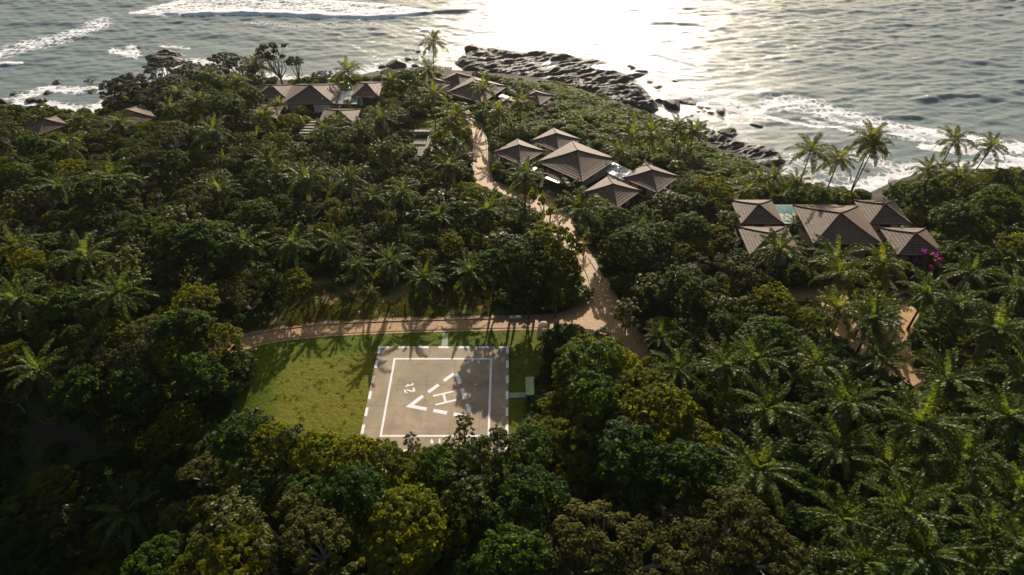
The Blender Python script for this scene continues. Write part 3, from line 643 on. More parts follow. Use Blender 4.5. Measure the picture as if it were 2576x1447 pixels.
# windsock
wx, wy, wz = GT(1363, 884); WH = 6.6
ws = tag(empty('windsock', (wx, wy, wz)), 'cream windsock hanging from a red and white striped pole', 'windsock')
for k in range(10):
    mb = MB(); mb.tube([(0, 0, WH * k / 10), (0, 0, WH * (k + 1) / 10)], [.075, .075], 8); mb.build('pole_band', M['white_paint' if k % 2 == 0 else 'red_paint'], ws)
mb = MB(); mb.tube([(0, 0, WH), (0, 0, WH + .25), (.15, 0, WH + .3)], [.05, .05, .04], 8); mb.build('swivel', M['dark_metal'], ws)
sock = [(0.50, 0.0, WH + .02), (0.28, -.06, WH + .42), (-.10, -.14, WH + .48), (-.42, -.2, WH + .12), (-.56, -.26, WH - .6), (-.64, -.3, WH - 1.5), (-.72, -.34, WH - 2.6)]
mb = MB(); mb.tube(sock, [.46, .48, .47, .44, .40, .34, .28], 14, cap=False); mb.build('fabric_tube', M['sock_fabric'], ws, True)
mb = MB(); ring = [(.50 + .25 * math.sin(a), math.cos(a) * .46, WH + .02 + math.sin(a) * .36) for a in [i * math.pi / 8 for i in range(17)]]; mb.tube(ring, [.03] * 17, 5); mb.build('hoop', M['dark_metal'], ws)

# ------------------------------------------------------------------ pavilions
def pavilion(lab, c, size, rot, ze, rise, sides='f', door='', plinth=3.2, wall_in=1.5, cat='pavilion'):
    w, d = size; zg = T(*c); hb = ze - zg; base = min(zg, ze - 2.6)
    o = tag(empty('pavilion', (c[0], c[1], base), rot), lab, cat, 'thatch brown pavilions of the seaside villas')
    E = ze - base; hw, hd = w / 2, d / 2
    def prof(r): return E + rise * ((1 - r) * 0.80 + 0.20 * (1 - r) ** 2.2)
    N = max(7, int(hw / 0.55))
    def corner(r, k):
        sx_, sy_ = ((-1, -1), (1, -1), (1, 1), (-1, 1))[k]; rr = r * (1 + 0.035 * max(0, (r - .8) / .2))
        return (sx_ * hw * rr, sy_ * hd * rr)
    for k in range(4):
        mb = MB()
        for i in range(N):
            r0 = 1 - i / N; r1 = 1 - (i + 1) / N
            (ax, ay), (bx, by) = corner(r0, k), corner(r0, (k + 1) % 4); (cx_, cy_), (dx_, dy_) = corner(r1, (k + 1) % 4), corner(r1, k)
            za, zb = prof(r0) + .07, prof(r1); la = math.hypot(bx - ax, by - ay) / 2; lb = math.hypot(cx_ - dx_, cy_ - dy_) / 2; v0, v1 = i * .42, (i + 1) * .42
            mb.face([(ax, ay, za), (bx, by, za), (cx_, cy_, zb + .012), (dx_, dy_, zb + .012)], 0, [(-la, v0), (la, v0), (lb, v1), (-lb, v1)])
            mb.face([(ax, ay, za - .13), (bx, by, za - .13), (bx, by, za), (ax, ay, za)], 0, [(-la, v0), (la, v0), (la, v0 + .02), (-la, v0 + .02)])
        (ax, ay), (bx, by) = corner(1, k), corner(1, (k + 1) % 4)
        mb.face([(ax, ay, E - .12), (ax, ay, E + .08), (bx, by, E + .08), (bx, by, E - .12)][::-1])
        mb.face([(ax, ay, E - .12), (bx, by, E - .12), (0, 0, prof(0) - .2)][::-1])
        mb.build('roof_slope', [M['roof']], o)
    rc = MB()
    for k in range(4):
        mb = MB(); pts = [(*corner(r, k), prof(r) + .10) for r in (1.0, .85, .7, .5, .3, .15, 0.0)]
        mb.tube([(a, b, cc) for a, b, cc in pts], [.13] * 7, 6); mb.build('ridge_cap', M['ridge_tile'], o)
    iw, idp = hw - wall_in, hd - wall_in
    mb = MB(); mb.box((0, 0, (E - plinth) / 2 - .06), (2 * iw, 2 * idp, E + plinth - .02)); mb.build('wall', M['plaster'], o)
    for sx_, sy_ in ((-1, -1), (1, -1), (1, 1), (-1, 1)):
        mb = MB(); mb.box((sx_ * (iw + .08), sy_ * (idp + .08), (E - plinth) / 2), (.3, .3, E + plinth)); mb.build('post', M['timber'], o)
    # openings: f = local -Y, r = +X, l = -X, b = +Y ; letter upper-case = big glazed front
    def opening(side, u, wd, z0, z1, kind):
        nrm, tan, off = {'f': ((0, -1), (1, 0), idp), 'b': ((0, 1), (-1, 0), idp), 'r': ((1, 0), (0, 1), iw), 'l': ((-1, 0), (0, -1), iw)}[side]
        cx_ = nrm[0] * off + tan[0] * u; cy_ = nrm[1] * off + tan[1] * u; an = math.atan2(tan[1], tan[0])
        if kind == 'door':
            mb = MB(); mb.box((cx_ + nrm[0] * .05, cy_ + nrm[1] * .05, (z0 + z1) / 2), (wd, .1, z1 - z0), an)
            n = max(2, int(wd / .45))
            for q in range(n): mb.box((cx_ + nrm[0] * .12 + tan[0] * wd * ((q + .5) / n - .5), cy_ + nrm[1] * .12 + tan[1] * wd * ((q + .5) / n - .5), (z0 + z1) / 2), (wd / n * .8, .05, (z1 - z0) * .94), an)
            mb.build('door', M['timber'], o)
        else:
            mb = MB(); hh = z1 - z0
            for q in (-1, 1): mb.box((cx_ + nrm[0] * .06 + tan[0] * q * wd / 2, cy_ + nrm[1] * .06 + tan[1] * q * wd / 2, (z0 + z1) / 2), (.1, .14, hh + .1), an)
            for q in (z0, z1): mb.box((cx_ + nrm[0] * .065, cy_ + nrm[1] * .065, q), (wd - .1, .13, .1), an)
            mb.box((cx_ + nrm[0] * .062, cy_ + nrm[1] * .062, (z0 + z1) / 2), (.06, .11, hh - .1), an)
            f_ = mb.build('window', M['timber'], o)
            mb = MB(); mb.box((cx_ + nrm[0] * .03, cy_ + nrm[1] * .03, (z0 + z1) / 2), (wd - .1, .05, hh - .08), an); mb.build('pane', M['window_glass'], f_)
    for ch in sides:
        s_ = ch.lower(); half = (iw if s_ in 'fb' else idp)
        if ch.isupper():
            n = max(3, int(half * 2 / 1.3))
            for q in range(n): opening(s_, -half + (q + .5) * 2 * half / n, 2 * half / n * .86, E - 1.9, E - .35, 'window')
        else:
            n = 2 if half < 3.5 else 3
            for q in range(n): opening(s_, -half + (q + .5) * 2 * half / n, 1.1, E - 1.7, E - .5, 'window')
    for ch in door: opening(ch, 0.0, 2.4, max(0.0, E - 3.2), E - .35, 'door')
    mb = MB(); mb.tube([(0, 0, prof(0)), (0, 0, prof(0) + .28)], [.16, .10], 8); mb.build('finial', M['ridge_tile'], o)
    return o
R47 = math.radians(48)
PAV = [
 ('largest brown pavilion roof at the middle of the hillside villa', (16.5,152.8),(14.0,14.3),R47-math.pi/2,2.5,2.9,'rF','l'),
 ('pavilion at the right end of the hillside villa, past its glass canopy', (34.2,145.5),(9.8,9.8),R47-math.pi/2,2.0,2.1,'r','f'),
 ('front pavilion of the hillside villa, below its glass canopy', (23.9,138.7),(9.6,9.6),R47-math.pi/2,2.2,2.1,'','r'),
 ('leftmost pavilion of the hillside villa, beside the brick path', (1.8,157.8),(9.5,9.5),R47-math.pi/2,2.2,2.0,'f','r'),
 ('rear pavilion of the hillside villa, behind the largest roof', (11.8,164.4),(9.5,9.5),R47-math.pi/2,2.0,2.0,'lf',''),
 ('largest roof of the right-hand pool villa, square and brown', (71.7,124.1),(14.4,14.4),math.radians(-1),3.0,3.0,'fL','f'),
 ('rear right roof of the pool villa, against dark trees', (84.2,129.6),(9.2,9.4),math.radians(-1),2.5,2.2,'','f'),
 ('right roof of the pool villa, above the magenta flowers', (86.0,118.4),(9.8,9.6),math.radians(-1),2.5,2.2,'','f'),
 ('left roof of the pool villa, beside the pool', (55.7,129.7),(9.3,9.5),0,2.5,2.1,'r','f'),
 ('front left roof of the pool villa, half hidden by branches', (55.4,119.0),(10.6,10.2),0,2.3,1.9,'f','r'),
 ('largest grey-brown roof of the white-walled villa by the shore', (-60.3,195.2),(15.4,13.9),math.radians(1),1.0,2.9,'','f'),
 ('left roof of the white-walled shore villa, by a tall palm', (-72.8,197.2),(9.7,9.2),math.radians(1),1.0,1.9,'f',''),
 ('small right roof of the white-walled villa, past the glass canopy', (-44.2,198.5),(8.0,10.6),math.radians(1),1.0,2.0,'','f'),
 ('front right roof of the white-walled villa, above the leafy garden', (-49.0,179.4),(10.2,9.0),0,1.5,1.9,'f',''),
 ('front left roof of the white-walled villa, behind palm fronds', (-70.9,182.2),(8.6,8.9),0,1.5,1.8,'r',''),
 ('largest roof of the headland villa, behind a coconut palm', (-10.9,202.9),(13.2,14.0),math.radians(57)-math.pi/2,-1.0,3.0,'lR','f'),
 ('rear left roof of the headland villa, nearest the sea', (-17.4,211.6),(8.4,8.4),math.radians(56)-math.pi/2,-1.5,2.0,'',''),
 ('leftmost roof of the headland villa, behind a leaning palm', (-24.4,207.7),(7.6,7.6),math.radians(53)-math.pi/2,-1.5,1.7,'f',''),
 ('far right roof of the headland villa, alone in green scrub', (7.6,199.5),(7.6,7.8),math.radians(55)-math.pi/2,-2.0,1.7,'',''),
 ('small front roof of the headland villa, below its white awning', (-1.6,193.0),(7.6,7.6),math.radians(57)-math.pi/2,-1.6,1.6,'',''),
 ('leftmost dark roof among the trees near the left edge', (-131.4,176.8),(8.0,8.0),math.radians(50)-math.pi/2,0,2.0,'f',''),
 ('dark roof half hidden by palms left of the shore villa', (-110.5,182.0),(11.5,11.5),math.radians(42)-math.pi/2,0,2.4,'f',''),
]
pav = [pavilion(*p[:6], sides=p[6], door=p[7]) for p in PAV]
# white wall panels of the shore villa read brighter than the others
def recolour(o, mat):
    for c in o.children:
        if c.name.startswith('wall'):
            c.data = c.data.copy(); c.data.materials[0] = mat
for k in (10, 11, 12): recolour(pav[k], M['white_paint'])

def canopy(lab, corners, z, nx, ny, mat='canopy_glass', legs=True, tilt=0.0):
    w = [Vector((*G(a, b, z), z)) for a, b in corners]; c = sum(w, Vector()) / 4; zg = T(c.x, c.y)
    o = tag(empty('glass_canopy', (c.x, c.y, zg)), lab, 'canopy'); w = [p - Vector((c.x, c.y, zg)) for p in w]
    def P(u, v): return (w[0] * (1 - u) + w[1] * u) * (1 - v) + (w[3] * (1 - u) + w[2] * u) * v
    for i in range(nx):
        for j in range(ny):
            q = [P((i + a) / nx, (j + b) / ny) for a, b in ((.03, .03), (.97, .03), (.97, .97), (.03, .97))]; mb = MB()
            mb.face([tuple(p) for p in q][::-1]); mb.face([(p.x, p.y, p.z - .03) for p in q])
            for k in range(4): a, b = q[k], q[(k + 1) % 4]; mb.face([tuple(a), tuple(b), (b.x, b.y, b.z - .03), (a.x, a.y, a.z - .03)])
            mb.build('glass_panel', M[mat], o)
    mb = MB()
    for i in range(nx + 1): mb.beam(P(i / nx, 0) - Vector((0, 0, .13)), P(i / nx, 1) - Vector((0, 0, .13)), .10, .14)
    for j in (0, ny): mb.beam(P(0, j / ny) - Vector((0, 0, .28)), P(1, j / ny) - Vector((0, 0, .28)), .14, .14)
    mb.build('frame', M['timber'], o)
    for u, v in ((0, 0), (1, 0), (1, 1), (0, 1)):
        p = P(u * .94 + .03, v * .94 + .03); mb = MB(); mb.box((p.x, p.y, (p.z - .3 - 2) / 2), (.16, .16, p.z - .3 + 2)); mb.build('post', M['timber'], o)
    return o
canopy('bright glass canopy between two roofs of the hillside villa', [(1530,402),(1597,432),(1583,462),(1524,432)], 1.6, 4, 3)
canopy('small glass canopy over the left passage of the hillside villa', [(1334,415),(1352,422),(1344,434),(1326,424)], 1.2, 2, 1)
canopy('greenish glass canopy of the white-walled shore villa', [(854,229),(892,228),(899,262),(845,262)], 0.2, 3, 3)
canopy('pale glass canopy next to the swimming pool', [(1953,539),(2006,539.5),(2003,563),(1972,563)], 1.9, 5, 2)
canopy('long bright white awning beside the headland villa', [(1262,236),(1320,256),(1314,262),(1252,243)], -1.6, 5, 1)
# pool
pw = [G(a, b, -0.2) for a, b in [(1942,516.5),(2107,516.5),(2112,537),(1952,539)]]
pc = (sum(p[0] for p in pw) / 4, sum(p[1] for p in pw) / 4)
po = tag(empty('swimming_pool', (pc[0], pc[1], -0.2)), 'turquoise infinity swimming pool behind the right-hand villa roofs', 'swimming pool')
mb = MB(); L = [(a - pc[0], b - pc[1]) for a, b in pw]; mb.face([(a, b, 0) for a, b in L][::-1]); mb.build('water', M['pool_water'], po)
mb = MB()
for k in range(4):
    a, b = L[k], L[(k + 1) % 4]; mb.beam((a[0], a[1], -1.0), (b[0], b[1], -1.0), .35, 2.06)
mb.build('pool_wall', M['stone_pale'], po)
# entrance gate house, steps, terrace, decks
def block(name, lab, cat, corners, z, th, mat, parts=0, pname='plank', along=0):
    w = [G(a, b, z) for a, b in corners]; c = (sum(p[0] for p in w) / 4, sum(p[1] for p in w) / 4)
    o = tag(empty(name, (c[0], c[1], z - th)), lab, cat); w = [Vector((p[0] - c[0], p[1] - c[1], th)) for p in w]
    def P(u, v): return (w[0] * (1 - u) + w[1] * u) * (1 - v) + (w[3] * (1 - u) + w[2] * u) * v
    n = max(1, parts)
    for i in range(n):
        g = .012 if n > 1 else 0
        q = [P(a, b) for a, b in (((i / n + g, 0), ((i + 1) / n - g, 0), ((i + 1) / n - g, 1), (i / n + g, 1)) if along == 0 else ((0, i / n + g), (1, i / n + g), (1, (i + 1) / n - g), (0, (i + 1) / n - g)))]
        mb = MB(); mb.face([tuple(p) for p in q][::-1])
        for k in range(4): a, b = q[k], q[(k + 1) % 4]; mb.face([tuple(a), tuple(b), (b.x, b.y, -.5), (a.x, a.y, -.5)])
        mb.build(pname if n > 1 else 'slab', M[mat], o)
    return o
block('deck', 'grey timber deck beside the pale stone terrace wall', 'deck', [(1080,330),(1122,330),(1108,348),(1068,372)], T(*GT(1090,345)[:2]) + .5, .5, 'deck', 8)
block('deck_steps', 'grey timber walkway with steps running down below the terrace', 'steps', [(1052,361),(1078,361),(1077,392),(1050,392)], T(*GT(1064,375)[:2]) + .35, .35, 'deck', 8, 'plank', 1)
block('landing', 'small timber landing left of the walkway steps', 'deck', [(1036,355),(1072,356),(1070,363),(1035,362)], T(*GT(1055,360)[:2]) + .75, .75, 'deck', 5)
block('small_deck', 'small pale timber deck alone among the palms', 'deck', [(1017,533),(1034,533),(1033,548),(1015,548)], T(*GT(1025,540)[:2]) + .6, .6, 'deck', 5, 'plank', 1)
block('patio', 'pale sunlit patio right of the shore villa front roof', 'patio', [(900,297),(930,297),(936,312),(899,312)], T(*GT(915,303)[:2]) + .2, .2, 'stone_pale', 4, 'slab_stone')
block('entrance_slab', 'pale entrance slab at the dark gate of the hillside villa', 'doorstep', [(1381,476),(1403,486),(1395,491),(1374,481)], T(*GT(1388,483)[:2]) + .15, .15, 'stone_pale')
# gatehouse with dark slatted gate and metal flashing
gx0, gy0, gz0 = GT(1391, 480)
gt = tag(empty('gatehouse', (gx0, gy0, gz0), math.radians(-40)), 'low gatehouse with dark slatted gate in front of the hillside villa', 'gatehouse')
mb = MB(); mb.box((0, 2.2, 1.3), (4.2, 4.0, 2.9)); mb.build('wall', M['timber'], gt)
mb = MB(); mb.box((0, 2.2, 2.85), (4.8, 4.6, .14)); mb.build('roof', M['soil_board'], gt)
mb = MB(); mb.box((0, -.05, 2.96), (4.6, .75, .1)); mb.build('flashing', M['plastic_white'], gt)
gg = MB(); gg.box((0, .16, 1.3), (3.9, .06, 2.7)); gg_o = gg.build('gate', M['timber'], gt)
for k in range(10): mb = MB(); mb.box((-1.75 + k * .39, .08, 1.3), (.28, .06, 2.6)); mb.build('slat', M['timber'], gg_o)
# stone steps below the shore villa
sxp, syp, szp = GT(770, 336)
st = tag(empty('garden_steps', (sxp, syp, szp)), 'flight of pale stone steps below the shore villa', 'steps')
for k in range(5): mb = MB(); mb.box((0, k * 1.25, .1 + k * .22), (3.8, .62, .35)); mb.build('step', M['stone_pale'], st)
# terrace wall
a = Vector((*GT(1030, 338)[:2], 0)); b = Vector((*GT(1082, 338)[:2], 0)); zt = T(a.x, a.y)
tw = tag(empty('terrace_wall', (a.x, a.y, zt)), 'low pale stone terrace wall below the small lawn', 'wall')
n = 14
for k in range(n):
    L = (b - a).length; mb = MB(); mb.box((L * (k + .5) / n, 0, .55), (L / n * .94, .9 + .15 * ((k * 5) % 3), 1.1 + .05 * (k % 2))); mb.build('stone', M['stone_pale'], tw)
# stepping stones
r = random.Random(3)
for k in range(11):
    u = k / 10; px = 1002 + 40 * u + 0; py = 313 + 19 * (u ** .8); x, y, z = GT(px, py)
    mb = MB(); mb.box((0, 0, .05), (1.0, .45, .14)); o = mb.build('stepping_stone', M['stone_pale']); o.location = (x, y, z); o.rotation_euler = (0, 0, r.uniform(-.5, .1))
    tag(o, cat='stepping stone', group='curved row of stepping stones'); things.append((o, px, py, 'pale stepping stone', 'stone'))
# satellite dish by the middle roof
x, y = G(1488, 442, 1.4); o = tag(empty('dish', (x, y, 1.1)), 'small reddish satellite dish under the eave of the hillside villa', 'satellite dish')
mb = MB(); mb.tube([(0, 0, 0), (0, -.12, .04), (0, -.2, .12)], [.1, .38, .5], 12, cap=False); mb.build('reflector', M['terracotta'], o); mb = MB(); mb.tube([(0, .3, -.6), (0, 0, 0)], [.04, .04], 6); mb.build('arm', M['dark_metal'], o)
# roof vents (small white)
for px, py, z, lab in [(683,220,2.6,'left roof'), (843,234,2.4,'largest roof, upper'), (811,249,1.9,'largest roof, lower')]:
    x, y = G(px, py, z); mb = MB(); mb.tube([(0, 0, -.6), (0, 0, .15), (0, -.12, .3)], [.17, .17, .12], 8); o = mb.build('roof_vent', M['plastic_white']); o.location = (x, y, z)
    tag(o, 'small white vent pipe on the %s of the shore villa' % lab, 'vent')
# road lamps and sign posts on the verge
for px, py, h_, head, lab in [(907,805,2.3,'white','thin post with a white head on the verge, tallest of the row'), (989,803,1.1,'dark','short dark garden lamp on the verge right of the white-headed post'), (1042,796,1.1,'dark','short dark garden lamp in the middle of the grass verge'), (1139,798,.8,'dark','lowest garden lamp on the verge near the green path')]:
    x, y, z = GT(px, py); o = tag(empty('garden_lamp', (x, y, z)), lab, 'lamp', 'posts along the road verge')
    mb = MB(); mb.tube([(0, 0, 0), (0, 0, h_ * .8)], [.05, .045], 6); mb.build('post', M['dark_metal'], o)
    mb = MB(); mb.tube([(0, 0, h_ * .78), (0, 0, h_ * .8), (0, 0, h_ * .95), (0, 0, h_)], [.05, .17, .17, .06], 8); mb.build('lamp_head', M['plastic_white' if head == 'white' else 'dark_metal'], o)
x, y, z = GT(1188.5, 459); o = tag(empty('lamp_post', (x, y, z)), 'thin dark lamp post beside the brick hill path', 'lamp post')
mb = MB(); mb.tube([(0, 0, 0), (0, 0, 5.2)], [.09, .06], 6); mb.build('post', M['dark_metal'], o); mb = MB(); mb.box((0, -.25, 5.2), (.18, .6, .08)); mb.build('lamp_head', M['dark_metal'], o)
x, y, z = GT(1296, 801); o = tag(empty('sack', (x, y, z)), 'white plastic sacks lying on the kerb near the windsock', 'sack')
for q, (dx, s) in enumerate([(-.75, .42), (.1, .5), (.85, .45)]):
    mb = MB(); mb.tube([(dx - .4, 0, .2), (dx - .25, 0, .27), (dx, .03, .3), (dx + .3, 0, .27), (dx + .42, 0, .2)], [.08, .28, s * .7, .28, .08], 9); mb.build('sack_bag', M['plastic_white'], o, True)
x, y, z = GT(1519, 836); o = tag(empty('barrier', (x, y, z)), 'small dark metal frame standing at the road junction edge', 'barrier')
for dx in (-.55, .55): mb = MB(); mb.tube([(dx, 0, 0), (dx, 0, .9)], [.05, .05], 6); mb.build('leg', M['dark_metal'], o)
mb = MB(); mb.box((0, 0, .93), (1.3, .12, .14)); mb.build('rail', M['dark_metal'], o)
# stones lying in the clearing
for px, py, s in [(843,780,.35),(1087,764,.9),(865,797,.6),(1079,770,.4),(962,772,.35)]:
    x, y, z = GT(px, py); o = mkobj('stone', BM[1]); o.location = (x, y, z); o.scale = (s, s * .8, s * .6); tag(o, cat='stone', group='stones in the grass clearing'); things.append((o, px, py, 'small brown stone in the grass', 'stone'))

# ------------------------------------------------------------------ thin sea air
hz = NT('sea_haze'); hz.m.node_tree.nodes.remove(hz.out); hz.out = hz.t.nodes.new('ShaderNodeOutputMaterial'); vol = hz.t.nodes.new('ShaderNodeVolumePrincipled')
vol.inputs['Color'].default_value = (0.95, 0.93, 0.90, 1); vol.inputs['Density'].default_value = 0.00006; vol.inputs['Anisotropy'].default_value = 0.7
hz.t.links.new(vol.outputs[0], hz.out.inputs['Volume'])
mb = MB(); mb.box((0, 0, 25), (30000, 30000, 140)); hb_ = mb.build('haze', hz.m); tag(hb_, 'thin bright sea haze in the air towards the sun', 'haze', kind='stuff')
# ------------------------------------------------------------------ foliage meshes
def quads_mesh(name, C, N, S, mat, tint, asp=1.7, seed=0, fold=0.0):
    """C centres, N normals, S half sizes -> leaf quads (kite shaped) as one mesh"""
    r = np.random.default_rng(seed); n = len(C)
    N = N / np.linalg.norm(N, axis=1, keepdims=True); a = r.normal(size=(n, 3)); U = np.cross(N, a); U /= np.linalg.norm(U, axis=1, keepdims=True); V = np.cross(N, U)
    U = U * S[:, None] * asp; V = V * S[:, None]
    dz = N * (S * fold)[:, None]
    P = np.stack([C - U, C + V - U * .1 + dz, C + U, C - V - U * .1 + dz], 1).reshape(-1, 3)
    me = bpy.data.meshes.new(name); me.vertices.add(4 * n); me.vertices.foreach_set('co', P.reshape(-1).astype(np.float32))
    me.loops.add(4 * n); me.loops.foreach_set('vertex_index', np.arange(4 * n, dtype=np.int32))
    me.polygons.add(n); me.polygons.foreach_set('loop_start', np.arange(0, 4 * n, 4, dtype=np.int32)); me.polygons.foreach_set('loop_total', np.full(n, 4, np.int32))
    me.update(calc_edges=True); me.materials.append(mat)
    at = me.attributes.new('tint', 'FLOAT', 'POINT'); at.data.foreach_set('value', np.repeat(tint, 4).astype(np.float32)); return me
def crown_mesh(name, seed, mat, R=4.5, rz=3.2, zc=6.2, ncl=70, per=70, ls=0.16, low=-0.35, flat=0.0, cl=0.75, hollow=0.72, up=0.9, gaps=0.0):
    r = np.random.default_rng(seed); D = r.normal(size=(ncl * 5, 3)); D /= np.linalg.norm(D, axis=1, keepdims=True); D = D[D[:, 2] > low]
    # keep clump directions spread apart
    keep = []
    for d in D:
        if all(np.dot(d, k) < math.cos(1.55 / math.sqrt(ncl) * 1.35) for k in keep): keep.append(d)
        if len(keep) >= ncl: break
    D = np.array(keep); lob = fbm(D[:, 0] * 1.6 + seed, D[:, 1] * 1.6 + D[:, 2] * 1.3, 3, seed)
    rad = (hollow + (1 - hollow) * r.random(len(D))) * (0.62 + 0.85 * lob)
    if gaps: D = D[lob > gaps]; rad = rad[lob > gaps]
    K = np.stack([D[:, 0] * R * rad, D[:, 1] * R * rad, D[:, 2] * rz * rad * (1 - flat * 0.5)], 1)
    if flat: K[:, 2] = np.where(K[:, 2] > 0, K[:, 2] * (1 - flat * .4), K[:, 2] * .4)
    tc = r.random(len(K)); C = []; N = []; tt = []
    for k, (c, d) in enumerate(zip(K, D)):
        q = r.normal(size=(per, 3)); q /= np.linalg.norm(q, axis=1, keepdims=True); q[:, 2] = np.abs(q[:, 2]) * .9 - .15
        rr = cl * (0.7 + .6 * tc[(k * 7) % len(K)]) * (r.random(per) ** .45)
        C.append(c + q * rr[:, None] * np.array([1, 1, .72])); N.append(q * .7 + d * .25 + np.array([0, 0, up]) + r.normal(size=(per, 3)) * .45)
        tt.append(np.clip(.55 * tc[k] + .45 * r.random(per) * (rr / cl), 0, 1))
    C = np.concatenate(C) + np.array([0, 0, zc]); N = np.concatenate(N); tt = np.concatenate(tt)
    return quads_mesh(name, C, N, ls * (0.6 + .8 * r.random(len(C))), mat, tt, seed=seed, fold=.25), K + np.array([0, 0, zc])
def trunk_mesh(name, K, seed, mat, rad=.22, split=2.6, nl=7, bend=.5):
    r = random.Random(seed); mb = MB(); top = Vector((r.uniform(-.3, .3), r.uniform(-.3, .3), split))
    mb.tube([(0, 0, -.6), (r.uniform(-.15, .15), r.uniform(-.15, .15), split * .5), top], [rad * 1.3, rad, rad * .8], 7)
    ks = sorted(range(len(K)), key=lambda i: r.random())[:nl]
    for i in ks:
        e = Vector(K[i]); m1 = top.lerp(e, .38) + Vector((r.uniform(-bend, bend), r.uniform(-bend, bend), -.1)); m2 = top.lerp(e, .72) + Vector((r.uniform(-bend, bend) * .7, r.uniform(-bend, bend) * .7, .15))
        mb.tube([top, m1, m2, e], [rad * .6, rad * .42, rad * .27, rad * .1], 5)
        for j in sorted(range(len(K)), key=lambda q: (Vector(K[q]) - e).length)[1:3]:
            f = Vector(K[j]); mb.tube([m2, m2.lerp(f, .5) + Vector((r.uniform(-.3, .3), r.uniform(-.3, .3), 0)), f], [rad * .25, rad * .17, rad * .06], 4)
    return mb.mesh(name, mat)
KIND = {}
def mkkind(key, phrase, variants):
    KIND[key] = dict(phrase=phrase, v=[])
    for sd, kw, tk in variants:
        cm, K = crown_mesh('crown', sd, M['leaf_' + kw.pop('m')], **kw)
        KIND[key]['v'].append((cm, trunk_mesh('trunk', K, sd, M[tk.pop('bark', 'bark')], **tk)))
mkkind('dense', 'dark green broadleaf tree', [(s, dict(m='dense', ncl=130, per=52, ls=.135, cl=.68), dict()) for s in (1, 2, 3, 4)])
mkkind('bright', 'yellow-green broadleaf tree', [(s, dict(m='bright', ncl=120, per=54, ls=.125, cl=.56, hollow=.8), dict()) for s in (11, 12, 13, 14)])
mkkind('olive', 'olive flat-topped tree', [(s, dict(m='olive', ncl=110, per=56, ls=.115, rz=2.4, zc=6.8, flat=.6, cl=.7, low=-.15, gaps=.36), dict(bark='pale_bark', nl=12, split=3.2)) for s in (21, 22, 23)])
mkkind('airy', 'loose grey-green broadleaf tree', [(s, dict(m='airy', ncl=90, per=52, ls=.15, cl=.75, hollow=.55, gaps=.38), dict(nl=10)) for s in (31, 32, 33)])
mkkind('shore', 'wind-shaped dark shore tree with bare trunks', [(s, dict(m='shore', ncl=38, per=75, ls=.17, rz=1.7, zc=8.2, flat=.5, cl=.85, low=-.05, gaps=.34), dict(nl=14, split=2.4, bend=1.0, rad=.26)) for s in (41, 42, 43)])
NOM = 4.5
def plant(key, v, px, py, r, H=None, name='broadleaf_tree', cat='tree', dz=0):
    s = r / NOM; zc = {'olive': 6.8, 'shore': 8.2}.get(key, 6.2) * s
    x, y, z = GT(px, py, zc) if H is None else GT(px, py, H)
    return (key, v, x, y, z + dz, s, px, py, name)
placed = []   # (x, y, r)
rnd = random.Random(77)
def put_tree(rec, phrase=None, cat='tree'):
    key, v, x, y, z, s, px, py, name = rec; cm, tm = KIND[key]['v'][v % len(KIND[key]['v'])]
    rz = rnd.uniform(0, 6.28); o = empty(name, (x, y, z - .1), rz, s); o.scale = (s * rnd.uniform(.84, 1.12), s * rnd.uniform(.84, 1.12), s * rnd.uniform(.85, 1.22))
    mkobj('crown', cm, o); mkobj('trunk', tm, o)
    tag(o, cat=cat, group='broadleaf trees of the coastal forest' if key != 'shore' else 'wind-shaped trees on the rocky shore')
    things.append((o, px, py, phrase or KIND[key]['phrase'], 'tree')); placed.append((x, y, s * NOM)); return o

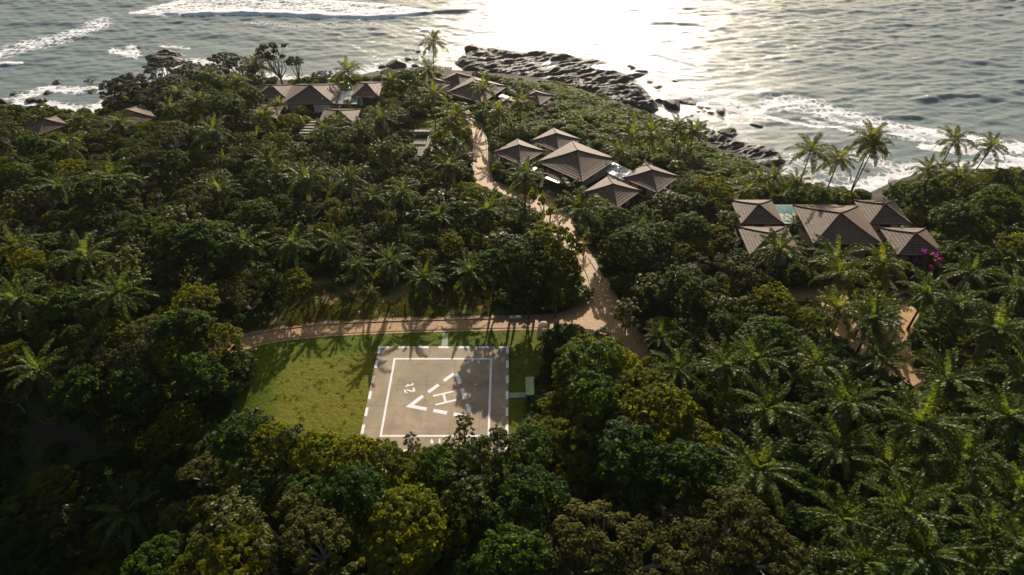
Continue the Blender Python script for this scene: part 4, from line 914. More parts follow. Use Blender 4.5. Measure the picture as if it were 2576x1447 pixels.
# ------------------------------------------------------------------ palms
def frond_mesh(name, mat, L, a0, a1, nl, leaf, seed, droop=.5, width=.075, vee=.25):
    r = np.random.default_rng(seed); n = 14; t = np.linspace(0, 1, n + 1); ang = np.radians(a0 + (a1 - a0) * t ** 1.15); dx = np.cos(ang) * L / n; dz = np.sin(ang) * L / n
    X = np.concatenate([[0], np.cumsum(dx[:-1])]); Z = np.concatenate([[0], np.cumsum(dz[:-1])]); side = r.normal() * .06; Yb = side * L * t ** 2
    mb = MB(); mb.tube([(X[i], Yb[i], Z[i]) for i in range(0, n + 1, 2)], [.06 * (1 - .8 * t[i]) for i in range(0, n + 1, 2)], 4); tint = [.5] * len(mb.v)
    for sd in (-1, 1):
        for k in range(nl):
            u = .14 + .86 * (k + .5 * r.random()) / nl; x = np.interp(u, t, X); y = np.interp(u, t, Yb); z = np.interp(u, t, Z); a = np.interp(u, t, ang)
            f = np.array([math.cos(a), 0, math.sin(a)]); upv = np.array([-math.sin(a), 0, math.cos(a)]); sv = np.array([0, sd, 0])
            ll = leaf * (math.sin(math.pi * (0.12 + .80 * u)) ** .7) * r.uniform(.82, 1.12); fw = .35 + .75 * u + r.normal() * .10
            d1 = sv + f * fw + upv * (vee + r.normal() * .18); d1 /= np.linalg.norm(d1); d2 = d1 + np.array([0, 0, -droop * r.uniform(.6, 1.5)]); d2 /= np.linalg.norm(d2)
            p0 = np.array([x, y, z]); p1 = p0 + d1 * ll * .5; p2 = p1 + d2 * ll * .5; wv = np.cross(d1, upv); wv = wv / (np.linalg.norm(wv) + 1e-6); wv = wv * .85 + upv * r.normal() * .35; wv = wv * width
            b = len(mb.v); mb.v += [tuple(p0 - wv * .6), tuple(p0 + wv * .6), tuple(p1 + wv), tuple(p1 - wv), tuple(p2)]; tint += [float(r.random())] * 5
            mb.f += [(b, b + 1, b + 2, b + 3), (b + 3, b + 2, b + 4)]; mb.m += [0, 0]; mb.uv += [[(0, 0)] * 4, [(0, 0)] * 3]
    me = mb.mesh(name, mat); at = me.attributes.new('tint', 'FLOAT', 'POINT'); at.data.foreach_set('value', tint); return me
FR = {'oil': [[frond_mesh('frond', M['frond_oil'], 6.0, a, b, 34, 1.05, 100 + i * 10 + j, .9, .095) for j in range(3)] for i, (a, b) in enumerate([(72, 30), (52, -8), (28, -40), (2, -66)])],
      'coco': [[frond_mesh('frond', M['frond_coco'], 5.4, a, b, 32, 1.15, 200 + i * 10 + j, .8, .085, .0) for j in range(3)] for i, (a, b) in enumerate([(80, 35), (56, -18), (28, -50), (-4, -74)])],
      'dead': [[frond_mesh('dead_frond', M['frond_dead'], 4.6, a, b, 22, .7, 300 + j, .9, .06, -.2) for j in range(2)] for a, b in [(-30, -88)]]}
def husk_mesh():
    mb = MB(); r = random.Random(5)
    for k in range(16):
        a = k * 2.4; p = [(math.cos(a) * .25, math.sin(a) * .25, .1), (math.cos(a) * .7, math.sin(a) * .7, -.6), (math.cos(a) * .55, math.sin(a) * .55, -2.2 - r.random() * 1.3)]; mb.tube(p, [.09, .14, .03], 4)
    return mb.mesh('skirt', M['dry_husk'])
HUSK = husk_mesh()
PT = {}
PALMPX = []
def palm_trunk(lean, seed):
    r = random.Random(seed); mb = MB(); n = 9; pts = []; rad = []
    for i in range(n + 1): t = i / n; pts.append((lean * t ** 1.6, .04 * math.sin(t * 5 + seed), t)); rad.append(.30 - .10 * t if i else .42)
    # written with z in 0..1 and scaled by the crown height; radii divided so they stay true
    return pts, rad
def make_trunk(H, lean, rscale, key):
    if key in PT: return PT[key]
    pts, rad = palm_trunk(lean, 1); mb = MB(); mb.tube([(p[0] * H, p[1] * H * .3, p[2] * H - (.6 if i == 0 else 0)) for i, p in enumerate(pts)], [q * rscale for q in rad], 8); PT[key] = mb.mesh('trunk', M['palm_bark']); return PT[key]
def palm(kind, px, py, H, s=1.0, lean=0.0, laz=0.0, n=None, dead=1, phrase=None, name=None):
    x, y, z = GT(px, py, H); lx = lean * H; x -= lx * math.cos(laz); y -= lx * math.sin(laz)
    r = random.Random(int(px * 7 + py * 13)); Hq = max(2, round(H)); kk = (Hq, round(lean, 2), kind)
    tm = make_trunk(Hq, round(lean, 2), .62 if kind == 'coco' else .85, kk)
    nm = name or ('coconut_palm' if kind == 'coco' else 'oil_palm'); o = tag(empty(nm, (x, y, T(x, y)), laz), cat='palm tree', group='coconut palms of the shore and villas' if kind == 'coco' else 'feathery oil palms of the forest')
    mkobj('trunk', tm, o); cx_ = lx if lean else 0.0; top = Vector((round(lean, 2) * Hq, 0, Hq - .1)); n = n or (24 if kind == 'oil' else 21); off = r.uniform(0, 6.28)
    for i in range(n):
        u = i / (n - 1); lv = 0 if u < .12 else (1 if u < .45 else (2 if u < .78 else 3)); f = mkobj('frond', r.choice(FR[kind][lv]), o); f.location = top
        az = off + i * 2.39996; ss = s * r.uniform(.84, 1.1) * (.8 if lv == 0 else 1)
        f.rotation_euler = (r.uniform(-.2, .2), r.uniform(-.14, .12), az); f.scale = (ss, ss * r.uniform(.9, 1.1), ss)
    for i in range(dead):
        f = mkobj('dead_frond', FR['dead'][0][i % 2], o); f.location = top - Vector((0, 0, .2)); ss = s * r.uniform(.7, 1.0); f.scale = (ss, ss, ss); f.rotation_euler = (0, r.uniform(-.5, .1), r.uniform(0, 6.28))
    if kind == 'oil' and H > 4.5: h = mkobj('skirt', HUSK, o); h.location = top; h.scale = (s, s, s)
    things.append((o, px, py, phrase or ('slim coconut palm' if kind == 'coco' else 'feathery oil palm'), 'palm')); placed.append((x, y, 3.6 * s if H > 3 else 1.0)); PALMPX.append((px, py, FO * 5.4 * s / (y * cF[1] + (T(x, y) + H - 90) * cF[2]) if H > 3 else 8)); return o
COCO = [(1090,108,11,.92,.05,0),(1077,176,9,.9,0,0),(1092,238,11,.8,.03,0),(876,180,8,.95,0,0),(2040,378,15,.98,.02,0),(2110,402,10,.98,.03,0),(2192,348,17,1.0,0,0),(2196,372,15,.8,.08,.2),(2400,354,13,.95,.04,0),(2492,370,9,.95,.12,.3),
 (2335,428,6,.85,0,0),(2412,446,8,1.05,.03,0),(2005,458,5,.8,0,0),(1947,448,5,.9,0,0),(1703,322,6,.95,0,0),(1747,330,6,.85,.05,0),(1640,338,7,.95,0,0),(1590,345,7,.85,0,0),(1560,382,6,.7,0,0),(1310,258,6,.85,0,0),(1254,282,7,.85,0,0),(1216,226,8,.85,0,0),(1143,300,9,1.05,0,0),
 (985,204,6,.75,0,0),(645,168,8,.95,0,0),(600,206,7,.85,0,0),(1905,450,3.5,.6,0,0),(2115,690,9,1.0,.06,0),(2106,782,10,.95,.28,.9),(2192,772,8,.85,.1,.5),(2222,668,7,1.0,0,0),(665,292,9,.85,0,0),(2370,430,5,.7,0,0),(700,262,4,.6,0,0),(845,302,5,.6,0,0),(1880,480,4,.7,0,0)]
OIL = [(537,332,9,.85),(285,450,8,1.0),(770,452,9,.95),(877,455,9,.95),(675,408,7,.9),(1012,486,8,.75),(552,478,6,.8),(935,497,5,.65),(1322,442,10,.85),(1457,530,14,.9),(1228,535,5,1.0),(212,655,6,1.05),(298,742,8,1.0),(45,756,7,.95),
 (622,618,7,.85),(736,618,8,.85),(848,612,7,.85),(985,662,7,.8),(897,668,5,.62),(1068,700,4,.85),(1187,690,3.5,.85),(100,935,6,.9),(165,372,7,.85),(150,470,6,.8),(330,1290,6,1.0),(1602,576,4,.75),(1958,628,7,.9),(2104,652,7,1.0),(2195,806,8,.95),
 (2330,742,9,.95),(2410,770,8,.9),(2505,830,8,1.1),(2560,728,7,.9),(2440,690,7,.85),(2520,660,6,.8),(2385,958,5,1.0),(1820,925,6,.85),(1900,905,6,.95),(2055,920,6,.95),(1935,1030,6,.95),(2130,1015,7,1.0),(1905,1185,7,1.1),(2310,1070,8,1.2),
 (2110,1130,5,1.0),(2420,1165,7,1.05),(2530,1050,7,1.0),(2275,1290,7,1.1),(2395,1255,6,1.0),(2490,1350,7,1.0),(2120,1310,5,.85),(2325,1400,7,1.0),(2565,1240,7,1.0),(1705,930,5,.8),(2215,905,6,.85),(2560,1395,7,1.0),
 (2230,1180,6,.95),(740,1180,4,.75),(450,235,6,.8),(500,255,7,.85),(955,300,8,.8),(430,275,6,.75),(300,310,6,.8),(205,300,5,.65),(820,330,6,.75),(905,330,7,.85),(1310,565,3,.6),(1130,420,7,.8),(690,440,6,.7),(520,190,6,.8),(1100,545,5,.7),(40,620,5,.8),(2000,565,4,.5),
 (1660,850,4,.6),(2180,1420,6,.95),(2440,1430,6,.9),(2570,960,6,.95)]
for px, py, H, s, ln, az in COCO: palm('coco', px, py, H, s * 1.14, ln, az, dead=1 if H > 7 else 0)
for px, py, H, s in OIL: palm('oil', px, py, H, s * (1.15 if py > 800 and px > 1600 else (1.0 if 600 < py < 720 and 600 < px < 1250 else 1.12)), 0.0, 0.0, dead=2 if (px + py) % 3 else 3)

# ------------------------------------------------------------------ image-space keep-clear outlines (what the photograph leaves open)
CLEARINGS = [[(952,868),(1282,868),(1284,1094),(1190,1100),(1090,1100),(1000,1115),(950,1137),(903,1137)], [(665,868),(760,850),(950,842),(952,870),(905,1085),(700,1090),(612,1078),(625,1000),(655,935),(650,890)],
 [(1278,838),(1366,832),(1352,950),(1348,1035),(1310,1045),(1284,1085)], [(600,850),(700,827),(860,815),(1000,806),(1290,798),(1380,795),(1440,775),(1475,745),(1480,710),(1500,690),(1530,715),(1562,765),(1585,830),(1560,842),(1500,822),(1400,812),(1370,838),(1130,838),(940,842),(750,850),(650,872),(605,866)],
 [(1466,648),(1490,655),(1530,710),(1500,720),(1478,690)], DRIVE[:-3], [(1196,450),(1200,400),(1196,350),(1200,320),(1178,292),(1190,290),(1212,315),(1224,345),(1226,400),(1238,455)],
 [(1990,735),(2060,725),(2120,700),(2120,730),(2060,752),(1995,755)], [(2090,790),(2115,790),(2140,840),(2170,860),(2145,865),(2110,850)], [(2248,800),(2290,790),(2300,850),(2330,950),(2270,940),(2235,905),(2262,860)],
 [(700,800),(720,745),(800,725),(1100,722),(1235,745),(1245,792),(880,805),(720,820)], [(1036,328),(1045,302),(1075,292),(1108,302),(1100,330)], [(1030,332),(1100,332),(1100,360),(1080,392),(1050,392),(1034,360)], [(1015,533),(1036,533),(1034,549),(1013,549)],
 [(712,262),(728,214),(860,210),(843,262),(843,285),(720,280)], [(640,262),(651,214),(734,213),(718,262)], [(800,312),(815,275),(905,274),(894,308)], [(640,265),(712,264),(694,300)], [(890,262),(895,207),(963,206),(952,262)], [(845,265),(852,227),(895,227),(900,265)],
 [(1124,230),(1183,195),(1279,219),(1215,262),(1130,262)], [(1054,216),(1112,200),(1140,186),(1180,197),(1135,212),(1100,230)], [(1316,243),(1331,230),(1384,246),(1345,268)], [(1240,257),(1265,236),(1320,256),(1300,268)],
 [(1240,381),(1299,351),(1335,355),(1394,324),(1464,352),(1554,403),(1600,432),(1623,411),(1708,443),(1690,470),(1654,505),(1616,483),(1580,530),(1553,519),(1467,490),(1450,490),(1380,482),(1345,450),(1345,425),(1309,420),(1250,405)],
 [(1844,504),(1937,504),(1971,564),(1866,560)], [(1942,515),(2108,515),(2150,503),(2243,504),(2272,565),(2212,575),(2326,573),(2365,630),(2330,644),(2267,650),(2225,612),(2200,625),(2060,618),(2035,585),(1960,566)], [(1838,569),(1998,567),(2010,590),(1960,600),(1880,610),(1850,590)],
 [(71,325),(139,291),(167,314),(110,338)], [(258,298),(352,264),(384,288),(362,300),(300,300)], [(755,320),(786,320),(790,340),(755,340)]]
CLEARINGS.append([(2290,640),(2390,636),(2385,705),(2300,705)])
WATERLINE = [(x, y - 2) for x, y in coast_px]
SCRUB = [(1100,192),(1180,186),(1300,188),(1420,205),(1540,248),(1620,280),(1680,308),(1760,350),(1850,388),(1950,430),(2000,462),(1960,480),(1840,480),(1740,450),(1710,425),(1660,405),(1560,385),(1480,340),(1400,318),(1330,345),(1240,375),(1228,330),(1250,300),(1400,270),(1390,245),(1290,215),(1200,192),(1110,200)]
COVE = [(225,310),(240,215),(400,140),(600,140),(640,205),(560,215),(470,240),(420,280),(330,300)]
VOID = [[(60,520),(150,500),(215,540),(230,620),(120,650),(60,620)], [(-50,985),(60,1010),(190,1060),(330,1120),(430,1190),(250,1210),(110,1200),(30,1260),(-80,1300)]]
ROADS_W = [(poly_w(ROAD_MAIN), 3.6), (poly_w(ROAD_UP), 3.0), (poly_w(ROAD_HILL), 3.0), (poly_w(ROAD_RIGHT), 3.5), (poly_w(ROAD_RIGHT2), 4.0), (poly_w(ROAD_RIGHT3), 3.5)]
def ground_okv(x, y, m=0.0):
    ok = inpoly(x, y, land)
    for p, w in ROADS_W: ok &= segdist(x, y, p) >= w * .75 + m
    for p in PAV: ok &= np.hypot(x - p[1][0], y - p[1][1]) >= max(p[2]) * .62 + m
    ok &= ~((x > x0 - 1.2) & (x < x1 + 1.2) & (y > y0 - 1.5) & (y < y1 + 1.2))
    ok &= ~inpoly(x, y, wl_lt) & ~inpoly(x, y, pw); ok &= segdist(x, y, [(sc[0], sc[1] - 2), (sc[0], sc[1] + 2)]) >= 1.5
    return ok
def clear_distv(px, py):
    d = np.full(np.shape(px), 1e9)
    for c in CLEARINGS: d = np.minimum(d, np.where(inpoly(px, py, c), -1.0, segdist(px, py, c, True)))
    return d
def anyin(px, py, polys):
    r = np.zeros(np.shape(px), bool)
    for c in polys: r |= inpoly(px, py, c)
    return r
lawnclear = [(wl_lawn), (wl_clear)]
# hand-placed trees: crown centre in the photograph, crown radius in metres, kind
HAND = [('dense',1400,740,4.2),('dense',1330,745,4.2),('bright',742,722,3.2),('dense',470,835,4.6),('bright',545,858,4.2),('airy',600,905,3.0),
 ('bright',440,905,4.2),('dense',510,955,4.4),('olive',385,850,4.2),('bright',1458,892,3.6),('bright',1525,892,2.8),('bright',1440,950,3.8),('dense',1480,935,4.8),('bright',1568,935,3.9),('bright',1418,1018,3.6),('dense',1490,1015,5),('bright',1572,1005,4.4),('bright',1645,975,4),
 ('bright',1660,1055,4.8),('bright',1730,1095,4.4),('bright',1408,1095,3.9),('dense',1330,1130,4.6),('bright',1470,1095,4.8),('dense',1580,1150,6.2),('dense',1705,1185,5.6),('airy',1245,1165,4.6),('bright',1180,1170,4.0),('dense',1110,1180,4),('bright',1045,1175,3.8),
 ('bright',970,1180,4.2),('bright',890,1170,4),('bright',815,1155,4.2),('dense',750,1135,3.2),('bright',690,1128,3.2),('airy',640,1085,3.0),('dense',600,1110,4),('bright',1030,1310,5.4),('bright',1005,1395,4.4),('airy',1190,1250,4.8),('dense',1260,1310,4.8),('dense',1345,1255,4.8),('dense',900,1245,5),
 ('dense',800,1245,5),('olive',715,1330,5),('airy',560,1310,5),('bright',600,1400,4.6),('olive',800,1375,4.6),('olive',1725,1310,6),('olive',1825,1345,6),('olive',1905,1400,5),('olive',1510,1345,5.6),('olive',1405,1350,5.6),('olive',1620,1395,5.6),('bright',1552,1290,3.0),
 ('olive',1460,1430,4.6),('dense',1300,1425,4.8),('olive',1775,1430,5.6),('dense',500,600,5.6),('dense',435,612,4.6),('dense',565,625,4.6),('dense',250,500,5.2),('bright',65,660,3.8),('olive',500,500,4.4),('olive',432,345,5.0),('dense',575,285,5.2),('dense',630,250,3.6),('bright',1195,500,3.5),
 ('bright',735,300,3.4),('dense',1585,625,4.8),('bright',1600,655,3.4),('dense',1650,600,4.6),('bright',1640,625,3.2),('dense',1740,560,4.4),('airy',1690,505,4.2),('bright',1790,480,4.4),('airy',1825,545,3.8),('dense',1540,560,4.6),('bright',1500,520,2.6),('airy',1850,690,4.0),('bright',1945,760,3.6),
 ('airy',1640,735,4.2),('dense',1710,740,4.6),('airy',1580,790,3.4),('dense',2420,560,6),('dense',2330,500,5),('dense',2500,520,5.5),('dense',2440,640,5),('bright',2540,640,4.4),('dense',2280,480,4),('dense',2060,495,3.2),('airy',2460,500,4),('bright',1135,620,3),('olive',340,1230,4.2),('airy',160,1300,4.6),
 ('olive',280,1330,4.0),('dense',70,1400,5),('dense',400,1420,5),('bright',500,1420,3),('olive',230,885,4.2),('airy',330,900,4.4),('dense',210,985,4.8),('dense',350,1000,4.6),('dense',1610,735,3),('bright',1455,1180,3.2)]
for i, (k, px, py, r_) in enumerate(HAND):
    rec = plant(k, i * 3 + i // 4, px, py, r_); put_tree(rec)
TALL = [('bright',1395,632,4.9,9.5),('dense',1345,625,4.6,10),('bright',1412,684,3.8,8.5),('bright',1350,690,4.4,8),('dense',1292,650,4.4,10),('dense',1240,672,3.8,8),('airy',1262,612,3.6,9),('dense',1300,712,3.8,7.5)]
for i, (k, px, py, r_, H_) in enumerate(TALL):
    rec = plant(k, i, px, py, r_, H=H_); s = rec[5]; up_ = H_ - 6.2 * s; o = put_tree(rec); o.location.z += up_
    mb = MB(); mb.tube([(0, 0, -up_ / s - .3), (0, 0, 1.0)], [.36, .27], 7); mb.build('lower_trunk', M['bark'], o)
SHORE = [(692,130,6.2,1.1),(742,155,2.8,1.7),(560,152,5.2,.85),(528,178,4.6,.8),(600,160,4.4,.9),(620,178,3.8,1.0),(400,172,5.6,.62),(330,208,6.4,.6),(282,218,5.6,.62),(370,200,5.6,.65),(455,170,4.8,.7),(810,187,3.4,.7),(268,240,2.6,.6),(500,190,3.4,.8),(425,212,5.0,.7),(310,245,4.6,.6),(655,150,2.6,1.2),(385,238,4.8,.6),(240,232,2.0,.5)]
for i, (px, py, r_, hs) in enumerate(SHORE):
    s = r_ / NOM; zc = 8.2 * s * hs; x, y, z = GT(px, py, zc); o = put_tree(('shore', i, x, y, max(z, SEA + .5), s, px, py, 'shore_tree')); o.scale = (s, s, s * hs)
# bare dead trees and shrubs
def bare_mesh(seed, n=26):
    r = random.Random(seed); mb = MB()
    def br(p, d, L, rad, dep):
        q = p + d * L * .5 + Vector((r.uniform(-.1, .1), r.uniform(-.1, .1), 0)) * L; e = q + (d + Vector((r.uniform(-.3, .3), r.uniform(-.3, .3), .1))) * L * .5
        mb.tube([p, q, e], [rad, rad * .8, rad * .6], 4, cap=False)
        if dep:
            for _ in range(3 if dep > 1 else 2): br(e, (d + Vector((r.uniform(-.9, .9), r.uniform(-.9, .9), r.uniform(-.1, .5)))).normalized(), L * .72, rad * .58, dep - 1)
    br(Vector((0, 0, -.3)), Vector((r.uniform(-.2, .2), r.uniform(-.2, .2), 1)), 2.6, .13, 4); return mb.mesh('branches', M['pale_bark'])
BARE = [bare_mesh(s) for s in (1, 2, 3)]
for i, (px, py, s) in enumerate([(125,482+50,1.0),(300,560+5,.9),(415,540,1.0),(285,590,.8),(620,545,.9),(75,605,.9),(750,165,1.2),(2240,935,1.1),(1912,850,1.2),(1110,470,1.0),(500,545,1.1),(640,700,.8),(190,1385,.9),(690,1405,.9),(1940,600,.9),(1990,560,.9),(1740,700,.9),(460,1290,.8)]):
    x, y, z = GT(px, py, 3.5 * s); o = empty('bare_tree', (x, y, z), i * 1.3, s); mkobj('branches', BARE[i % 3], o); tag(o, cat='tree', group='leafless trees among the green canopy'); things.append((o, px, py, 'leafless pale grey tree', 'tree'))
# cecropia-like tops sticking up before the pad edge
for px, py, r_ in [(1166,1062,1.5),(1168,1092,1.8),(1033,1103,1.3),(1135,1112,1.2),(1250,1095,1.6),(735,1097,1.8),(680,1110,1.2)]:
    rec = plant('airy', px, px, py, r_, H=7.5 if py < 1105 else 6.5); s = rec[5]; z_extra = (7.5 if py < 1105 else 6.5) - 6.2 * s
    o = put_tree(rec, 'slim dark sapling top'); o.location.z += z_extra
    mb = MB(); mb.tube([(0, 0, -z_extra / s - .3), (0, 0, 1.0)], [.3, .25], 6); mb.build('lower_trunk', M['bark'], o)
# small trees on the verge
for px, py, h_ in [(880,800,0)][:0]: pass
for px, py, H_, s in [(717,758,2.6,.28),(785,748,3.4,.26),(700,770,2.0,.25),(935,738,1.4,.42),(1925,742,3,.45),(2240,750,2.2,.5),(1405,512,1.2,.3),(1370,500,1.0,.3),(560,395,5,.5),(1385,530,1.4,.3),(940,225,2.5,.5),(1470,620,1.2,.3)]:
    palm('coco', px, py, H_, s, 0, 0, n=12, dead=0, phrase='small young palm', name='young_palm')
# shrubs ----------------------------------------------------------------
BUSH = []
for sd, mk in ((51, 'dense'), (52, 'bright'), (53, 'airy'), (54, 'scrub'), (55, 'scrub'), (56, 'dense')):
    BUSH.append(crown_mesh('foliage', sd, M['leaf_' + mk], R=1.5, rz=1.0, zc=.75, ncl=26, per=38, ls=.13 if mk != 'scrub' else .15, low=-.1, cl=.5)[0])
def shrub(mesh, px, py, s, phrase, lab=None, nm='shrub', cat='shrub', sz=None, grp='garden shrubs around the villas'):
    x, y, z = GT(px, py, .8 * s); o = empty(nm, (x, y, z - .05), px * .37, s); o.scale = (s, s, sz or s); mkobj('foliage', mesh, o)
    mb = MB(); mb.tube([(0, 0, -.2), (0, 0, .6)], [.08, .04], 5); mb.build('stem', M['bark'], o); tag(o, lab, cat, grp)
    if not lab: things.append((o, px, py, phrase, 'shrub'))
    return o
for px, py in [(1341,503),(1362,517),(1386,545)]: shrub(BUSH[1], px, py, .62, 'upright green garden shrub', sz=1.9)
for px, py, s in [(1430,470,2.2),(1455,490,1.8),(1400,470,1.3),(1258,420,1.5),(1275,440,1.2),(1480,495,1.6),(1330,470,1.3),(760,285,1.7),(720,305,1.8),(705,278,1.3),(838,262,1.2),(880,268,1.6),(935,262,1.4),(1215,290,1.6),(1200,275,1.5),(1160,272,1.4),(1500,480,1.4),(1635,515,1.5),(1520,545,2.0),(970,250,1.9),(1010,225,2.2),(1035,245,2.2),
                  (1000,290,2.2),(1040,280,1.4),(1120,350,2.2),(1140,370,2.3),(1150,340,2.0),(1100,385,2.0),(1160,400,2.0),(1020,385,1.8),(2010,690,2.0),(2060,700,1.6),(2150,700,1.8),(2380,700,2.0),(2310,700,2.0)]:
    shrub(BUSH[int(px) % 3], px, py, s, 'leafy green garden shrub')
def bougain(px, py, s, mat, lab, seed):
    x, y, z = GT(px, py, 1.8); o = tag(empty('flowering_shrub', (x, y, z), 0, s), lab, 'flowering shrub')
    mkobj('foliage', crown_mesh('foliage', seed, M['leaf_dense'], R=2.6, rz=1.7, zc=1.7, ncl=34, per=40, ls=.13, cl=.7)[0], o)
    mkobj('flowers', crown_mesh('flowers', seed + 1, M[mat], R=3.1, rz=2.1, zc=1.9, ncl=40, per=34, ls=.11, cl=.6, gaps=.42)[0], o)
bougain(2335,664,1.6,'petal','magenta bougainvillea in flower below the right pool villa roof',61)
bougain(1308,491,.45,'petal_red','small red flowering shrub beside the brick driveway',63)

# ------------------------------------------------------------------ the rest of the forest
cand = []
rr = np.random.default_rng(12); tries = 0
P_ = [p for p in placed]
cell = {}
def addc(x, y, r): cell.setdefault((int(x // 8), int(y // 8)), []).append((x, y, r))
for p in P_: addc(*p)
def near_ok(x, y, r, f=0.74):
    i, j = int(x // 8), int(y // 8)
    for a in range(i - 2, i + 3):
        for b in range(j - 2, j + 3):
            for (u, v, q) in cell.get((a, b), ()):
                if (u - x) ** 2 + (v - y) ** 2 < (f * (r + q)) ** 2: return False
    return True
def region(px, py):
    """kind weights as the forest changes across the photograph"""
    if py > 1250 and px > 1250 and px < 2000: return [('olive', 5), ('dense', 3), ('bright', 1)]
    if px > 1350 and px < 1800 and 800 < py < 1250: return [('bright', 5), ('dense', 4), ('airy', 1)]
    if px < 700 and py < 760: return [('dense', 6), ('airy', 3), ('bright', 1), ('olive', 1)]
    if py > 1080 and px < 1300: return [('dense', 5), ('bright', 3), ('airy', 3), ('olive', 1)]
    if px > 1900: return [('dense', 6), ('airy', 3), ('bright', 2)]
    return [('dense', 4), ('airy', 4), ('bright', 3), ('olive', 1)]
gen = []; N_ = 26000
cy_ = 22 + 190 * rr.random(N_); clim = 0.80 * (cy_ * cF[1] + 90 * .6472) + 12; cx_ = (rr.random(N_) * 2 - 1) * clim; cr_ = 2.2 + 2.6 * rr.random(N_) ** 1.3; cpick = rr.random(N_)
cz_ = Tv(cx_, cy_); cdc = segdist(cx_, cy_, shore_line); cr_ = np.where(cdc < 34, np.minimum(cr_, 2.6), cr_); px0, py0 = PR(cx_, cy_, cz_); cr_ = np.where((px0 > 620) & (px0 < 1270) & (py0 > 610) & (py0 < 760), np.minimum(cr_, 2.4), cr_)
cpx, cpy = PR(cx_, cy_, cz_ + 6.2 * cr_ / NOM); cgx, cgy = PR(cx_, cy_, cz_); cdep = cy_ * cF[1] + (cz_ - 90) * cF[2]; crp = FO * cr_ / cdep
ok = ~((px0 > 690) & (px0 < 1245) & (py0 > 680) & (py0 < 770)) & (cdc >= 16) & ground_okv(cx_, cy_, .4) & (cpx > -120) & (cpx < 2700) & (cpy < 1620) & ~inpoly(cgx, cgy, SCRUB) & ~inpoly(cpx, cpy, SCRUB) & ~anyin(cpx, cpy, VOID) & ~inpoly(cpx, cpy, COVE) & ~anyin(cx_, cy_, lawnclear) & (clear_distv(cpx, cpy) >= crp * .86)
pmx = np.array([p[0] for p in PALMPX]); pmy = np.array([p[1] for p in PALMPX]); pmr = np.array([p[2] for p in PALMPX])
for k_ in np.nonzero(ok)[0]:
    x, y, z, r_, px, py, rpx = [float(q[k_]) for q in (cx_, cy_, cz_, cr_, cpx, cpy, crp)]
    # keep the palm crowns of the photograph readable: nothing tall stands close in front of them
    dd = py - pmy; cov = (np.abs(px - pmx) < pmr * .75 + rpx * .6) & (dd > -rpx * .2) & (dd < pmr * .7 + rpx * .75)
    if cov.any():
        if r_ > 2.6: r_ = 2.3; rpx = FO * r_ / float(cdep[k_])
        cov = (np.abs(px - pmx) < pmr * .55 + rpx * .5) & (dd > -rpx * .1) & (dd < pmr * .5 + rpx * .6)
        if cov.any(): continue
    if not near_ok(x, y, r_): continue
    ks = region(px, py); tot = sum(b for a, b in ks); u = cpick[k_] * tot
    for a, b in ks:
        u -= b
        if u <= 0: break
    gen.append((a, x, y, z, r_, px, py, rpx)); addc(x, y, r_)
gen.sort(key=lambda g: -g[7])
budget = 300 - len(HAND) - 7 - 2 - len(TALL)
inview = [g for g in gen if -60 < g[5] < 2640 and g[6] < 1530]; outv = [g for g in gen if not (-60 < g[5] < 2640 and g[6] < 1530)]
for g in inview[:budget]: put_tree((g[0], int(g[1] * 3 + g[2]) % 7, g[1], g[2], g[3], g[4] / NOM, g[5], g[6], 'broadleaf_tree'))
rest = inview[budget:] + outv

def scatter(name, lab, cat, pts, rot, scl, var, meshes, mats=None):
    """one object: many low plants placed with geometry nodes (stuff nobody could count)"""
    me = bpy.data.meshes.new(name); me.vertices.add(len(pts)); me.vertices.foreach_set('co', np.array(pts, np.float32).reshape(-1))
    for nm, ty, dat in (('rz', 'FLOAT', rot), ('sc', 'FLOAT', scl), ('va', 'INT', var)):
        at = me.attributes.new(nm, ty, 'POINT'); at.data.foreach_set('value', dat)
    o = mkobj(name, me); tag(o, lab, cat, kind='stuff')
    ng = bpy.data.node_groups.new(name + '_nodes', 'GeometryNodeTree'); ng.interface.new_socket('Geometry', in_out='INPUT', socket_type='NodeSocketGeometry'); ng.interface.new_socket('Geometry', in_out='OUTPUT', socket_type='NodeSocketGeometry')
    gi = ng.nodes.new('NodeGroupInput'); go = ng.nodes.new('NodeGroupOutput'); jn = ng.nodes.new('GeometryNodeJoinGeometry')
    def attr(nm, ty):
        n = ng.nodes.new('GeometryNodeInputNamedAttribute'); n.data_type = ty; n.inputs['Name'].default_value = nm; return n.outputs['Attribute']
    A_rz, A_sc, A_va = attr('rz', 'FLOAT'), attr('sc', 'FLOAT'), attr('va', 'INT')
    cr = ng.nodes.new('ShaderNodeCombineXYZ'); ng.links.new(A_rz, cr.inputs[2]); cs = ng.nodes.new('ShaderNodeCombineXYZ')
    for k in range(3): ng.links.new(A_sc, cs.inputs[k])
    for i, ob in enumerate(meshes):
        cmp_ = ng.nodes.new('FunctionNodeCompare'); cmp_.data_type = 'INT'; cmp_.operation = 'EQUAL'; ng.links.new(A_va, cmp_.inputs[2]); cmp_.inputs[3].default_value = i
        oi = ng.nodes.new('GeometryNodeObjectInfo'); oi.transform_space = 'ORIGINAL'; oi.inputs['Object'].default_value = ob; oi.inputs['As Instance'].default_value = True
        ip = ng.nodes.new('GeometryNodeInstanceOnPoints'); ng.links.new(gi.outputs[0], ip.inputs['Points']); ng.links.new(cmp_.outputs[0], ip.inputs['Selection']); ng.links.new(oi.outputs['Geometry'], ip.inputs['Instance'])
        ng.links.new(cr.outputs[0], ip.inputs['Rotation']); ng.links.new(cs.outputs[0], ip.inputs['Scale']); ng.links.new(ip.outputs[0], jn.inputs[0])
    ng.links.new(jn.outputs[0], go.inputs[0]); md = o.modifiers.new('scatter', 'NODES'); md.node_group = ng; return o
